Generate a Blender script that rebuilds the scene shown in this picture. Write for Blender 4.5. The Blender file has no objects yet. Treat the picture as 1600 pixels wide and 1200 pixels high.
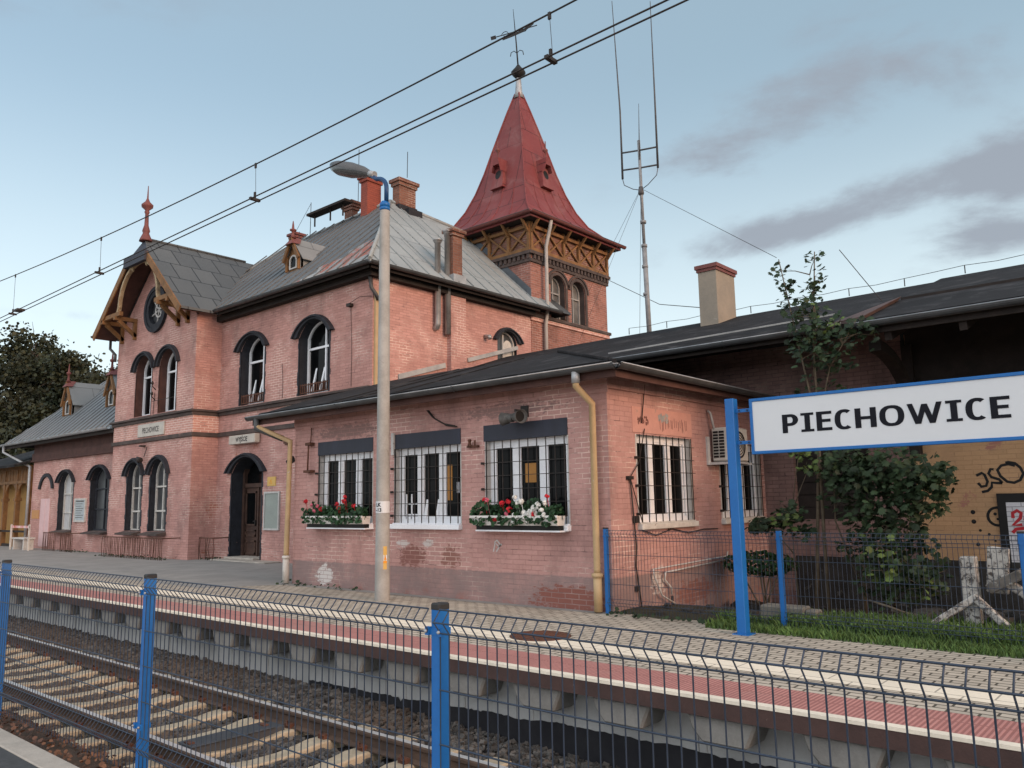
import bpy, bmesh, math, random
from mathutils import Vector, Matrix, noise
from mathutils.geometry import tessellate_polygon
random.seed(7)
R = math.radians
PI = math.pi
scene = bpy.context.scene
COL = scene.collection

# ---------------------------------------------------------------- objects
def tag(o, label=None, cat=None, group=None, kind=None):
    if label: o['label'] = label
    if cat: o['category'] = cat
    if group: o['group'] = group
    if kind: o['kind'] = kind
    return o

def thing(name, loc, label, cat, group=None):
    o = bpy.data.objects.new(name, None)
    o.empty_display_size = 0.2
    o.location = loc
    COL.objects.link(o)
    return tag(o, label, cat, group)

def root_loc(p):
    while p.parent: p = p.parent
    return Vector(p.location)

class MB:
    """collects faces in world coordinates and links them as one mesh object"""
    def __init__(s):
        s.v = []; s.f = []; s.mi = []; s.sm = []; s.m = 0; s.smooth = False; s.cut = [0]
    def mark(s):
        s.cut.append(len(s.f))
    def build_each(s, name, mats, parent=None, **k):
        """one object for each run of faces between two marks"""
        cuts = s.cut+[len(s.f)]; out = []
        for a, c in zip(cuts[:-1], cuts[1:]):
            if c <= a: continue
            t = MB(); ids = {}
            for f, mi, sm in zip(s.f[a:c], s.mi[a:c], s.sm[a:c]):
                g = []
                for i in f:
                    if i not in ids: ids[i] = len(t.v); t.v.append(s.v[i])
                    g.append(ids[i])
                t.f.append(tuple(g)); t.mi.append(mi); t.sm.append(sm)
            out.append(t.build(name, mats, parent, **k))
        return out
    def face(s, pts):
        i = len(s.v); s.v += [tuple(p) for p in pts]
        s.f.append(tuple(range(i, i+len(pts)))); s.mi.append(s.m); s.sm.append(s.smooth)
    def grid(s, rows, close_u=False, close_v=False):
        i = len(s.v); nu = len(rows); nv = len(rows[0])
        for r in rows: s.v += [tuple(p) for p in r]
        for a in range(nu if close_u else nu-1):
            for b in range(nv if close_v else nv-1):
                a2 = (a+1) % nu; b2 = (b+1) % nv
                s.f.append((i+a*nv+b, i+a2*nv+b, i+a2*nv+b2, i+a*nv+b2))
                s.mi.append(s.m); s.sm.append(s.smooth)
    def hexa(s, p):   # 8 corners: bottom 4 then top 4
        i = len(s.v); s.v += [tuple(q) for q in p]
        for f in ((3,2,1,0),(4,5,6,7),(0,1,5,4),(1,2,6,5),(2,3,7,6),(3,0,4,7)):
            s.f.append(tuple(i+k for k in f)); s.mi.append(s.m); s.sm.append(False)
    def box(s, x0, x1, y0, y1, z0, z1):
        s.hexa([(x0,y0,z0),(x1,y0,z0),(x1,y1,z0),(x0,y1,z0),(x0,y0,z1),(x1,y0,z1),(x1,y1,z1),(x0,y1,z1)])
    def mbox(s, M, u0, u1, v0, v1, d0, d1):
        s.hexa([M(u0,v0,d0),M(u1,v0,d0),M(u1,v0,d1),M(u0,v0,d1),M(u0,v1,d0),M(u1,v1,d0),M(u1,v1,d1),M(u0,v1,d1)])
    def bar(s, a, b, w, h=None, up=(0,0,1)):
        """square timber from a to b, w across, h along up"""
        h = h or w
        a = Vector(a); b = Vector(b); d = (b-a).normalized(); up = Vector(up)
        if abs(d.dot(up)) > .98: up = Vector((1,0,0))
        x = d.cross(up).normalized(); y = x.cross(d)
        x *= w/2; y *= h/2
        s.hexa([a-x-y,a+x-y,b+x-y,b-x-y,a-x+y,a+x+y,b+x+y,b-x+y])
    def tube(s, pts, r, n=8, cap=True):
        pts = [Vector(p) for p in pts]
        rs = r if isinstance(r, (list, tuple)) else [r]*len(pts)
        rows = []; ref = None
        for k, p in enumerate(pts):
            if k == 0: d = pts[1]-p
            elif k == len(pts)-1: d = p-pts[k-1]
            else: d = (pts[k+1]-p).normalized()+(p-pts[k-1]).normalized()
            d.normalize()
            if ref is None:
                ref = Vector((0,0,1)) if abs(d.z) < .9 else Vector((1,0,0))
            x = d.cross(ref).normalized(); y = x.cross(d).normalized(); ref = y
            rows.append([p+rs[k]*(math.cos(t*2*PI/n)*x+math.sin(t*2*PI/n)*y) for t in range(n)])
        sm = s.smooth; s.smooth = n > 4
        s.grid(rows, False, True)
        s.smooth = sm
        if cap:
            s.face(rows[0][::-1]); s.face(rows[-1])
    def lathe(s, c, prof, n=12):
        rows = [[(c[0]+r*math.cos(2*PI*t/n), c[1]+r*math.sin(2*PI*t/n), c[2]+z) for t in range(n)] for r, z in prof]
        sm = s.smooth; s.smooth = True; s.grid(rows, False, True); s.smooth = sm
        s.face(rows[0][::-1]); s.face(rows[-1])
    def extr(s, loop, M, d0, d1, caps=(True, True)):
        a = [M(u,v,d0) for u,v in loop]; b = [M(u,v,d1) for u,v in loop]
        n = len(a)
        for i in range(n):
            j = (i+1) % n; s.face([a[i],a[j],b[j],b[i]])
        if caps[0]: s.fill([loop], M, d0)
        if caps[1]: s.fill([loop], M, d1)
    def ring(s, la, lb, M, d0, d1, closed=True):
        """solid between two loops of the same length (frame, arch)"""
        n = len(la)
        rows = [[M(*la[i],d0) for i in range(n)],[M(*lb[i],d0) for i in range(n)],[M(*lb[i],d1) for i in range(n)],[M(*la[i],d1) for i in range(n)]]
        s.grid(rows, True, closed)
        if not closed:
            s.face([r[0] for r in rows]); s.face([r[-1] for r in rows][::-1])
    def fill(s, loops, M, d=0):
        vs = [Vector((u,v,0)) for l in loops for u,v in l]
        tris = tessellate_polygon([[Vector((u,v,0)) for u,v in l] for l in loops])
        i = len(s.v); s.v += [tuple(M(p.x,p.y,d)) for p in vs]
        for t in tris:
            a, b, c = (vs[k] for k in t)
            if abs((b-a).cross(c-a).z) < 1e-7: continue
            s.f.append(tuple(i+k for k in t)); s.mi.append(s.m); s.sm.append(False)
    def strip(s, M, pts, w, d):
        """flat painted stroke"""
        pts = [Vector((p[0],p[1])) for p in pts]; L = []; Rr = []
        for k, p in enumerate(pts):
            t = (pts[min(k+1,len(pts)-1)]-pts[max(k-1,0)]).normalized()
            nrm = Vector((-t.y,t.x))*w/2
            L.append(p+nrm); Rr.append(p-nrm)
        for k in range(len(pts)-1):
            s.face([M(*L[k],d),M(*Rr[k],d),M(*Rr[k+1],d),M(*L[k+1],d)])
    def build(s, name, mats, parent=None, bevel=0, weld=False):
        off = root_loc(parent) if parent else Vector((0,0,0))
        me = bpy.data.meshes.new(name)
        vv = [(x-off.x,y-off.y,z-off.z) for x,y,z in s.v]
        me.from_pydata(vv, [], s.f)
        if not isinstance(mats, (list, tuple)): mats = [mats]
        for m in mats: me.materials.append(m)
        me.polygons.foreach_set('material_index', s.mi)
        me.polygons.foreach_set('use_smooth', s.sm)
        if weld or bevel or any(s.sm):
            bm = bmesh.new(); bm.from_mesh(me)
            bmesh.ops.remove_doubles(bm, verts=bm.verts, dist=1e-5)
            bmesh.ops.recalc_face_normals(bm, faces=bm.faces)
            if bevel:
                es = [e for e in bm.edges if len(e.link_faces)==2 and e.calc_face_angle(0) > .5]
                bmesh.ops.bevel(bm, geom=es, offset=bevel, segments=1, affect='EDGES', clamp_overlap=True)
            bm.to_mesh(me); bm.free()
        # metric uv: u along the horizontal, v up the slope
        uvl = me.uv_layers.new(name='UVMap')
        for p in me.polygons:
            n = p.normal
            if abs(n.z) > .985: h = Vector((1,0,0)); w = Vector((0,1,0))
            else:
                h = Vector((-n.y,n.x,0)).normalized()
                if abs(h.x) > abs(h.y):
                    if h.x < 0: h = -h
                elif h.y < 0: h = -h
                w = h.cross(n)
                if w.z < 0: w = -w
            for li in p.loop_indices:
                co = me.vertices[me.loops[li].vertex_index].co + off
                uvl.data[li].uv = (co.dot(h), co.dot(w))
        o = bpy.data.objects.new(name, me); COL.objects.link(o)
        if parent: o.parent = parent
        return o

def copy_tree(o, parent=None, loc=None):
    c = o.copy(); COL.objects.link(c)
    if parent: c.parent = parent
    if loc is not None: c.location = loc
    for ch in list(o.children): copy_tree(ch, c)
    return c

def FR(Y):  return lambda u,v,d=0: Vector((u, Y-d, v))      # wall facing the track (-Y)
def RT(X):  return lambda u,v,d=0: Vector((X+d, u, v))      # wall facing right (+X)
def LF(X):  return lambda u,v,d=0: Vector((X-d, u, v))
def FL(Z):  return lambda u,v,d=0: Vector((u, v, Z+d))

def arch(u0, u1, v0, vs, rise, n=12):
    """opening outline, counter-clockwise: sill, right jamb, arch, left jamb"""
    if rise <= 0: return [(u0,v0),(u1,v0),(u1,vs),(u0,vs)]
    w = u1-u0; c = (u0+u1)/2
    Rr = (w*w/4+rise*rise)/(2*rise); cy = vs+rise-Rr
    a0 = math.asin(min(1, (w/2)/Rr))
    if rise > w/2: a0 = PI-a0
    pts = [(u0,v0),(u1,v0)]
    for k in range(n+1):
        a = a0-2*a0*k/n
        pts.append((c+Rr*math.sin(a), cy+Rr*math.cos(a)))
    return pts
def rect(u0, u1, v0, v1): return [(u0,v0),(u1,v0),(u1,v1),(u0,v1)]
def circ(c, r, n=24, ry=None): return [(c[0]+r*math.cos(2*PI*k/n), c[1]+(ry or r)*math.sin(2*PI*k/n)) for k in range(n)]

# ---------------------------------------------------------------- materials
def NT(name):
    m = bpy.data.materials.new(name); m.use_nodes = True
    nt = m.node_tree; b = nt.nodes['Principled BSDF']
    return m, nt, b
def nd(nt, typ, **k):
    n = nt.nodes.new(typ)
    for a, v in k.items():
        if a.startswith('_'): setattr(n, a[1:], v)
    for a, v in k.items():
        if a.startswith('_'): continue
        key = int(a[1:]) if a[0]=='i' and a[1:].isdigit() else a.replace('__',' ')
        if hasattr(v, 'links') or isinstance(v, bpy.types.NodeSocket): nt.links.new(v, n.inputs[key])
        else: n.inputs[key].default_value = v
    return n
def rgb(c): return (c[0],c[1],c[2],1)
def mixc(nt, fac, a, b, mode='MIX'):
    n = nt.nodes.new('ShaderNodeMix'); n.data_type = 'RGBA'; n.blend_type = mode
    for s, v in ((0,fac),(6,a),(7,b)):
        if isinstance(v, bpy.types.NodeSocket): nt.links.new(v, n.inputs[s])
        elif s == 0: n.inputs[0].default_value = v
        else: n.inputs[s].default_value = rgb(v)
    return n.outputs[2]
def mth(nt, op, a, b=0.0, clamp=False):
    n = nt.nodes.new('ShaderNodeMath'); n.operation = op; n.use_clamp = clamp
    for s, v in ((0,a),(1,b)):
        if isinstance(v, bpy.types.NodeSocket): nt.links.new(v, n.inputs[s])
        else: n.inputs[s].default_value = v
    return n.outputs[0]
def ramp(nt, v, lo, hi):
    n = nt.nodes.new('ShaderNodeMapRange'); n.inputs[1].default_value = lo; n.inputs[2].default_value = hi
    n.interpolation_type = 'SMOOTHSTEP'
    nt.links.new(v, n.inputs[0]); return n.outputs[0]
def noisen(nt, vec, scale, detail=4, rough=.6, dist=0):
    n = nt.nodes.new('ShaderNodeTexNoise')
    n.inputs['Scale'].default_value = scale; n.inputs['Detail'].default_value = detail
    n.inputs['Roughness'].default_value = rough; n.inputs['Distortion'].default_value = dist
    if vec is not None: nt.links.new(vec, n.inputs['Vector'])
    return n.outputs['Fac']
def scaled(nt, vec, s):
    n = nt.nodes.new('ShaderNodeMapping'); n.inputs['Scale'].default_value = s
    nt.links.new(vec, n.inputs[0]); return n.outputs[0]
def world_pos(nt): return nt.nodes.new('ShaderNodeNewGeometry').outputs['Position']
def uvn(nt): return nt.nodes.new('ShaderNodeTexCoord').outputs['UV']
def setbump(nt, b, h, strength=.3, dist=.01):
    n = nt.nodes.new('ShaderNodeBump'); n.inputs['Strength'].default_value = strength; n.inputs['Distance'].default_value = dist
    nt.links.new(h, n.inputs['Height']); nt.links.new(n.outputs[0], b.inputs['Normal'])

def plain(name, c1, c2=None, rough=.7, scale=3, metal=0, spec=.3, bump=0, fineamt=.35, streak=False, c3=None, t3=(.6,.7), s3=1.2):
    m, nt, b = NT(name)
    c2 = c2 or tuple(x*.75 for x in c1)
    p = world_pos(nt)
    if streak: q = scaled(nt, p, (1,1,.12))
    else: q = p
    f = ramp(nt, noisen(nt, q, scale, 6, .65), .3, .7)
    c = mixc(nt, f, c1, c2)
    fine = noisen(nt, p, scale*14, 3, .6)
    c = mixc(nt, fineamt, c, mixc(nt, fine, (.55,.55,.55), (1.3,1.3,1.3)), 'MULTIPLY')
    if c3:
        c = mixc(nt, ramp(nt, noisen(nt, q, s3, 7, .7, .5), *t3), c, c3)
    nt.links.new(c, b.inputs['Base Color'])
    b.inputs['Roughness'].default_value = rough; b.inputs['Metallic'].default_value = metal
    b.inputs['Specular IOR Level'].default_value = spec
    if bump: setbump(nt, b, mth(nt,'ADD',fine,f), bump, .01)
    return m

def brick(name, c1, c2, mortar, mlight, grime, plinth=None, bw=.25, rh=.075, mort=.009, light=(.46,.62), raw=None, rawt=(.66,.72), gt=(.48,.76), base=None, blotc=None, spots=()):
    m, nt, b = NT(name)
    uv = uvn(nt); p = world_pos(nt)
    bt = nt.nodes.new('ShaderNodeTexBrick')
    wob = nt.nodes.new('ShaderNodeVectorMath'); wob.operation = 'ADD'
    nz = nt.nodes.new('ShaderNodeTexNoise'); nz.inputs['Scale'].default_value = 6; nz.inputs['Detail'].default_value = 3
    nt.links.new(p, nz.inputs['Vector'])
    sc = nt.nodes.new('ShaderNodeVectorMath'); sc.operation = 'MULTIPLY_ADD'
    nt.links.new(nz.outputs['Color'], sc.inputs[0]); sc.inputs[1].default_value = (.012,.012,0); sc.inputs[2].default_value = (-.006,-.006,0)
    nt.links.new(uv, wob.inputs[0]); nt.links.new(sc.outputs[0], wob.inputs[1])
    nt.links.new(wob.outputs[0], bt.inputs['Vector'])
    bt.inputs['Scale'].default_value = 1; bt.inputs['Brick Width'].default_value = bw; bt.inputs['Row Height'].default_value = rh
    bt.inputs['Mortar Size'].default_value = mort; bt.inputs['Mortar Smooth'].default_value = .25; bt.inputs['Bias'].default_value = -.1
    bt.inputs['Color1'].default_value = rgb(c1); bt.inputs['Color2'].default_value = rgb(c2)
    bt.inputs['Mortar'].default_value = rgb(mortar)
    fac = bt.outputs['Fac']; c = bt.outputs['Color']
    # pale mortar where paint is worn, patchy
    patch = ramp(nt, noisen(nt, p, .9, 5, .6), *light)
    c = mixc(nt, mth(nt,'MULTIPLY',fac,patch), c, mlight)
    dk = ramp(nt, noisen(nt, scaled(nt, p, (2.2,2.2,7)), 1.6, 4, .6), .56, .66)
    c = mixc(nt, mth(nt,'MULTIPLY',mth(nt,'MULTIPLY',fac,dk),.75), c, grime)
    # paint tone drift
    tone = noisen(nt, p, .55, 5, .6)
    c = mixc(nt, .75, c, mixc(nt, tone, (.55,.53,.55), (1.32,1.3,1.28)), 'MULTIPLY')
    fine = noisen(nt, p, 28, 4, .7)
    c = mixc(nt, .4, c, mixc(nt, fine, (.55,.55,.55), (1.35,1.35,1.35)), 'MULTIPLY')
    blot = ramp(nt, noisen(nt, p, 2.6, 6, .7, .8), .52, .74)
    c = mixc(nt, mth(nt,'MULTIPLY',blot,.28), c, blotc or grime)
    # soot streaks
    g = ramp(nt, noisen(nt, scaled(nt, p, (1,1,.35)), 1.1, 8, .68, .4), *gt)
    c = mixc(nt, mth(nt,'MULTIPLY',g,.6), c, grime)
    if raw:  # bricks showing through lost paint
        rw = ramp(nt, noisen(nt, p, 1.7, 7, .7, .3), *rawt)
        c = mixc(nt, mth(nt,'MULTIPLY',rw,mth(nt,'SUBTRACT',1.0,fac)), c, raw)
    if plinth:
        sep = nt.nodes.new('ShaderNodeSeparateXYZ'); nt.links.new(p, sep.inputs[0])
        zz = mth(nt,'ADD',sep.outputs['Z'], mth(nt,'MULTIPLY',mth(nt,'SUBTRACT',noisen(nt,p,7,4),.5),plinth[2]))
        k = ramp(nt, zz, plinth[0]+.02, plinth[0]-.02)
        k2_ = ramp(nt, noisen(nt, p, 1.9, 6, .7), .25, .62)
        c = mixc(nt, mth(nt,'MULTIPLY',k,mth(nt,'ADD',.38,mth(nt,'MULTIPLY',k2_,.5))), c, plinth[1])
        low = ramp(nt, zz, .22, -.02)
        c = mixc(nt, mth(nt,'MULTIPLY',low,mth(nt,'MULTIPLY',blot,.8)), c, raw or grime)
    for (pos,rx,rz,colr,th) in spots:      # lost paint, leftover whitewash, and darker strips under the eaves
        df = nt.nodes.new('ShaderNodeVectorMath'); df.operation = 'SUBTRACT'; nt.links.new(p, df.inputs[0]); df.inputs[1].default_value = pos
        q = scaled(nt, df.outputs[0], (1/rx,1/rx,1/rz)); ln = nt.nodes.new('ShaderNodeVectorMath'); ln.operation = 'LENGTH'; nt.links.new(q, ln.inputs[0])
        e = mth(nt,'ADD',mth(nt,'SUBTRACT',1.0,ln.outputs['Value']),mth(nt,'MULTIPLY',mth(nt,'SUBTRACT',noisen(nt,scaled(nt,p,(1,1,1.8)),7,6,.7),.5),2.4))
        e = mth(nt,'MULTIPLY',ramp(nt,e,th,th+.28),mth(nt,'SUBTRACT',1.0,mth(nt,'MULTIPLY',fac,.8)))
        c = mixc(nt, mth(nt,'MULTIPLY',e,.85), c, colr)
    nt.links.new(c, b.inputs['Base Color'])
    b.inputs['Roughness'].default_value = .85; b.inputs['Specular IOR Level'].default_value = .2
    h = mth(nt,'ADD',mth(nt,'MULTIPLY',fac,-1.0),mth(nt,'MULTIPLY',fine,.5))
    setbump(nt, b, h, .4, .010)
    return m
SUN_E=1.35; EXPO=0.72; BACK_FILL=(10.2,10.3,10.6); SKY_MIX=.45; SKY_TINT=(3.6,4.8,5.3); VEIL=(6.4,7.2,7.3); CLOUD=(2.1,2.35,2.75)
M = {}
PINK = (.44,.215,.185)
M['brick'] = brick('painted pink brick', (.54,.305,.27), (.44,.24,.21), (.40,.22,.19), (.72,.56,.49), (.17,.11,.10), raw=(.34,.14,.10), rawt=(.62,.70))
M['brick_annex'] = brick('painted pink brick with grey plinth', (.52,.305,.275), (.45,.26,.235), (.40,.225,.20), (.72,.55,.48), (.16,.10,.095), plinth=(.47,(.22,.165,.16),.06), mort=.007, spots=[((-10.7,9.56,.66),.42,.24,(.20,.085,.07),.1),((-9.75,9.56,.66),.30,.26,(.22,.10,.08),.2),((-7.3,9.56,.14),.75,.22,(.22,.075,.055),.0),((-13.2,9.56,.22),.34,.26,(.62,.60,.58),.15),((-10.95,9.56,.86),.22,.10,(.55,.52,.5),.2),((-10.3,9.56,.88),.20,.10,(.55,.52,.5),.25),((-6.53,10.75,.35),.3,.3,(.55,.5,.47),.3),((-6.53,11.9,.1),.9,.3,(.22,.09,.07),.25),((-12.5,9.56,2.95),1.6,.22,(.20,.13,.12),.3),((-8.5,9.56,3.0),1.8,.2,(.22,.14,.13),.35)], raw=(.33,.12,.09), rawt=(.64,.72))
M['brick_raw'] = brick('weathered red brick', (.36,.16,.125), (.25,.11,.09), (.34,.24,.21), (.46,.34,.30), (.07,.05,.045), gt=(.45,.75), light=(.4,.6))
M['brick_chimney'] = brick('sooty chimney brick', (.25,.115,.08), (.17,.075,.055), (.20,.15,.125), (.42,.34,.29), (.06,.045,.04), gt=(.45,.7))
M['brick_redpaint'] = brick('red painted chimney brick', (.30,.085,.06), (.26,.075,.055), (.22,.065,.05), (.30,.10,.08), (.10,.045,.04))
M['brick_dark'] = brick('sooted brick', (.31,.20,.18), (.25,.155,.14), (.19,.125,.115), (.34,.26,.23), (.05,.04,.04), light=(.52,.66), gt=(.4,.75))
M['brick_ochre'] = brick('ochre painted shed brick', (.50,.315,.175), (.46,.29,.16), (.41,.25,.14), (.48,.31,.18), (.24,.15,.11), mort=.006, raw=(.38,.18,.14), rawt=(.60,.64), gt=(.6,.8))
M['brick_white'] = brick('white painted brick panel', (.66,.68,.72), (.6,.62,.66), (.36,.37,.4), (.5,.5,.5), (.3,.3,.32))
M['brick_edge'] = brick('pale brick band', (.60,.33,.28), (.52,.27,.23), (.66,.5,.43), (.75,.62,.55), (.14,.09,.085), light=(.3,.5))
M['dark_paint'] = plain('flaking charcoal paint', (.028,.032,.042), (.018,.02,.026), .75, 5, bump=.3, c3=(.16,.11,.10), t3=(.66,.74), s3=5)
M['lintel'] = plain('blue grey lintel paint', (.035,.04,.06), (.028,.032,.045), .6, 4, streak=True)
M['trim'] = plain('grey brown cornice', (.10,.075,.068), (.055,.045,.043), .85, 3, bump=.3, c3=(.2,.13,.11), t3=(.6,.75), s3=2)
M['flash'] = plain('grey cement flashing', (.36,.36,.35), (.26,.26,.26), .8, 3)
M['ochre'] = plain('weathered ochre timber', (.26,.13,.05), (.14,.075,.034), .7, 3, bump=.2, c3=(.11,.06,.03), t3=(.6,.75), s3=2.5)
M['cream_t'] = plain('peeling cream timber', (.42,.33,.21), (.28,.2,.12), .75, 5, bump=.2, c3=(.13,.1,.07), t3=(.58,.7), s3=4)
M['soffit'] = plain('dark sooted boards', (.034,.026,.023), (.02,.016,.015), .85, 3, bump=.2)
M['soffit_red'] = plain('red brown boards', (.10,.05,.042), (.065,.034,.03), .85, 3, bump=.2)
M['white'] = plain('white window paint', (.84,.86,.90), (.78,.80,.84), .45, 3, spec=.4)
M['white_old'] = plain('old white paint', (.62,.60,.56), (.46,.44,.41), .7, 6, c3=(.22,.18,.15), t3=(.62,.72), s3=7)
M['plaster'] = plain('white reveal plaster', (.55,.54,.52), (.42,.41,.40), .85, 5, c3=(.25,.2,.18), t3=(.62,.72), s3=6)
M['pane'] = plain('window glass', (.003,.0035,.004), (.007,.0075,.008), .08, 1.3, spec=.08)
M['pane_grey'] = plain('dusty window glass', (.075,.08,.085), (.04,.042,.045), .3, 2, spec=.4)
M['pane_pale'] = plain('whitewashed window glass', (.55,.55,.55), (.42,.42,.42), .6, 2)
M['door'] = plain('old brown door', (.085,.048,.036), (.05,.03,.025), .6, 5, c3=(.16,.10,.07), t3=(.62,.75), s3=6)
M['pink_door'] = plain('pale pink boards', (.68,.47,.47), (.60,.41,.41), .8, 4)
M['iron'] = plain('dark iron', (.018,.017,.018), (.035,.026,.022), .6, 6)
M['rust'] = plain('rusty iron', (.13,.055,.035), (.075,.04,.03), .85, 9)
M['gutter'] = plain('grey zinc gutter', (.065,.068,.072), (.04,.042,.045), .5, 3, spec=.5)
M['gutter_l'] = plain('bright zinc', (.42,.44,.46), (.28,.29,.30), .45, 3, metal=.3)
M['flue'] = plain('steel flue pipe', (.42,.42,.42), (.28,.28,.28), .4, 3, metal=.6)
M['ochre_pipe'] = plain('ochre painted downpipe', (.47,.34,.19), (.40,.285,.155), .55, 3, c3=(.45,.42,.38), t3=(.66,.72), s3=5)
M['grey_pipe'] = plain('grey downpipe', (.50,.47,.44), (.38,.36,.34), .55, 3)
M['blue'] = plain('blue powder coat', (.010,.135,.42), (.008,.115,.37), .42, 2, spec=.4)
M['blue_wire'] = plain('blue grey wire', (.032,.05,.085), (.022,.036,.06), .45, 4, spec=.4)
M['cap'] = plain('black plastic cap', (.02,.02,.022), (.03,.03,.03), .5, 5)
M['concrete'] = plain('light concrete', (.46,.42,.37), (.36,.33,.29), .85, 4, bump=.25)
M['pole'] = plain('spun concrete pole', (.38,.375,.36), (.28,.275,.26), .85, 2.5, bump=.2, c3=(.22,.2,.18), t3=(.6,.75), s3=4)
M['sleeper'] = plain('sandy concrete sleeper', (.45,.385,.285), (.33,.28,.205), .9, 5, bump=.3, c3=(.2,.15,.1), t3=(.55,.72), s3=3)
M['rail'] = plain('rusty rail web', (.115,.075,.055), (.07,.05,.04), .8, 5)
M['rail_top'] = plain('polished rail head', (.62,.62,.62), (.52,.52,.52), .35, 4, metal=.35)
M['soil'] = plain('brown soil and litter', (.10,.06,.04), (.055,.038,.028), .95, 6, bump=.6)
M['bitumen'] = plain('black bitumen', (.014,.015,.02), (.024,.025,.03), .6, 4)
M['edge_brown'] = plain('brown slab edge', (.085,.05,.045), (.06,.038,.035), .85, 4, bump=.2, c3=(.3,.26,.23), t3=(.70,.73), s3=14)
M['wline'] = plain('white painted line', (.84,.76,.63), (.72,.66,.55), .75, 3, c3=(.3,.28,.25), t3=(.62,.74), s3=6)
M['sign_white'] = plain('white sign face', (.60,.63,.66), (.58,.61,.64), .4, 1, fineamt=.04)
M['sign_black'] = plain('black lettering', (.010,.011,.016), (.010,.011,.016), .6, 2, spec=.1, fineamt=0)
M['sign_blue'] = plain('blue sign frame', (.012,.13,.40), (.011,.12,.37), .4, 2)
M['old_sign'] = plain('aged enamel sign', (.52,.49,.44), (.42,.39,.35), .5, 5, c3=(.25,.17,.12), t3=(.64,.74), s3=7)
M['faded_black'] = plain('faded lettering', (.06,.055,.055), (.1,.09,.085), .7, 20)
M['yellow'] = plain('yellow plate', (.62,.40,.12), (.55,.35,.1), .5, 3)
M['orange'] = plain('orange mark', (.75,.30,.02), (.7,.27,.02), .5, 3)
M['green_grey'] = plain('grey green board', (.30,.34,.31), (.26,.29,.27), .6, 2)
M['lamp_top'] = plain('grey lamp housing', (.10,.105,.11), (.075,.08,.085), .45, 2, fineamt=.05)
M['lamp_glass'] = plain('lamp glass', (.10,.105,.11), (.07,.075,.08), .2, 4, spec=.5)
M['horn'] = plain('grey horn speaker', (.15,.145,.14), (.06,.058,.055), .6, 5)
M['ac'] = plain('off white unit', (.60,.58,.53), (.52,.50,.46), .5, 4)
M['bark'] = plain('bark', (.075,.055,.042), (.04,.032,.026), .95, 8, bump=.5)
M['stem'] = plain('young bark', (.15,.12,.085), (.09,.075,.055), .9, 8)
M['tim_white'] = plain('peeling white timber', (.48,.47,.44), (.34,.33,.31), .85, 6, bump=.4, c3=(.07,.06,.055), t3=(.47,.60), s3=14)
M['tim_grey'] = plain('rotten grey timber', (.2,.18,.16), (.1,.09,.08), .9, 6, bump=.4, c3=(.5,.49,.46), t3=(.55,.62), s3=8)
M['stone'] = plain('dark rubble stone', (.045,.043,.04), (.022,.021,.02), .9, 3, bump=.6, c3=(.13,.125,.115), t3=(.6,.72), s3=3)
M['planter'] = plain('white planter', (.72,.71,.68), (.62,.61,.58), .5, 5)
M['black'] = plain('black spray paint', (.008,.008,.009), (.012,.012,.012), .6, 5)
M['red_spray'] = plain('red spray paint', (.45,.02,.03), (.4,.02,.03), .6, 5)
M['fl_red'] = plain('red petals', (.55,.012,.02), (.38,.008,.02), .6, 30)
M['fl_pink'] = plain('pink petals', (.62,.16,.22), (.5,.1,.16), .6, 30)
M['fl_white'] = plain('white petals', (.75,.75,.72), (.65,.65,.62), .6, 30)
M['amber'] = plain('amber notice', (.42,.2,.05), (.36,.17,.045), .6, 4)
M['galv'] = plain('galvanised antenna', (.10,.10,.105), (.06,.06,.062), .5, 5)
M['mast'] = plain('grey mast', (.26,.27,.28), (.18,.19,.2), .5, 5)
M['vane'] = plain('black wrought iron', (.012,.012,.014), (.02,.02,.02), .6, 5)
M['red_fin'] = plain('faded red tin', (.19,.065,.058), (.14,.05,.046), .6, 5, c3=(.10,.05,.045), t3=(.6,.75), s3=5)

def leafmat(name, a, b_, sc=1.5):
    m, nt, b = NT(name)
    p = world_pos(nt)
    oi = nt.nodes.new('ShaderNodeNewGeometry')
    c = mixc(nt, ramp(nt, noisen(nt, p, sc, 3), .35, .65), a, b_)
    rnd = nt.nodes.new('ShaderNodeMapRange'); nt.links.new(oi.outputs['Random Per Island'], rnd.inputs[0])
    rnd.inputs[3].default_value = .55; rnd.inputs[4].default_value = 1.5
    mm = nt.nodes.new('ShaderNodeMix'); mm.data_type = 'RGBA'; mm.blend_type = 'MULTIPLY'; mm.inputs[0].default_value = 1
    nt.links.new(c, mm.inputs[6]); nt.links.new(rnd.outputs[0], mm.inputs[7])
    nt.links.new(mm.outputs[2], b.inputs['Base Color'])
    b.inputs['Roughness'].default_value = .6; b.inputs['Specular IOR Level'].default_value = .25
    return m
M['leaf'] = leafmat('broad leaves', (.028,.05,.022), (.015,.028,.013))
M['leaf_autumn'] = leafmat('browning leaves', (.034,.036,.018), (.022,.03,.014), .25)
M['leaf_light'] = leafmat('pale young leaves', (.09,.13,.035), (.06,.10,.03))
M['leaf_ger'] = leafmat('geranium leaves', (.022,.06,.022), (.014,.04,.016))
M['grass'] = leafmat('grass blades', (.11,.18,.05), (.075,.125,.038), 1.2)

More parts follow.
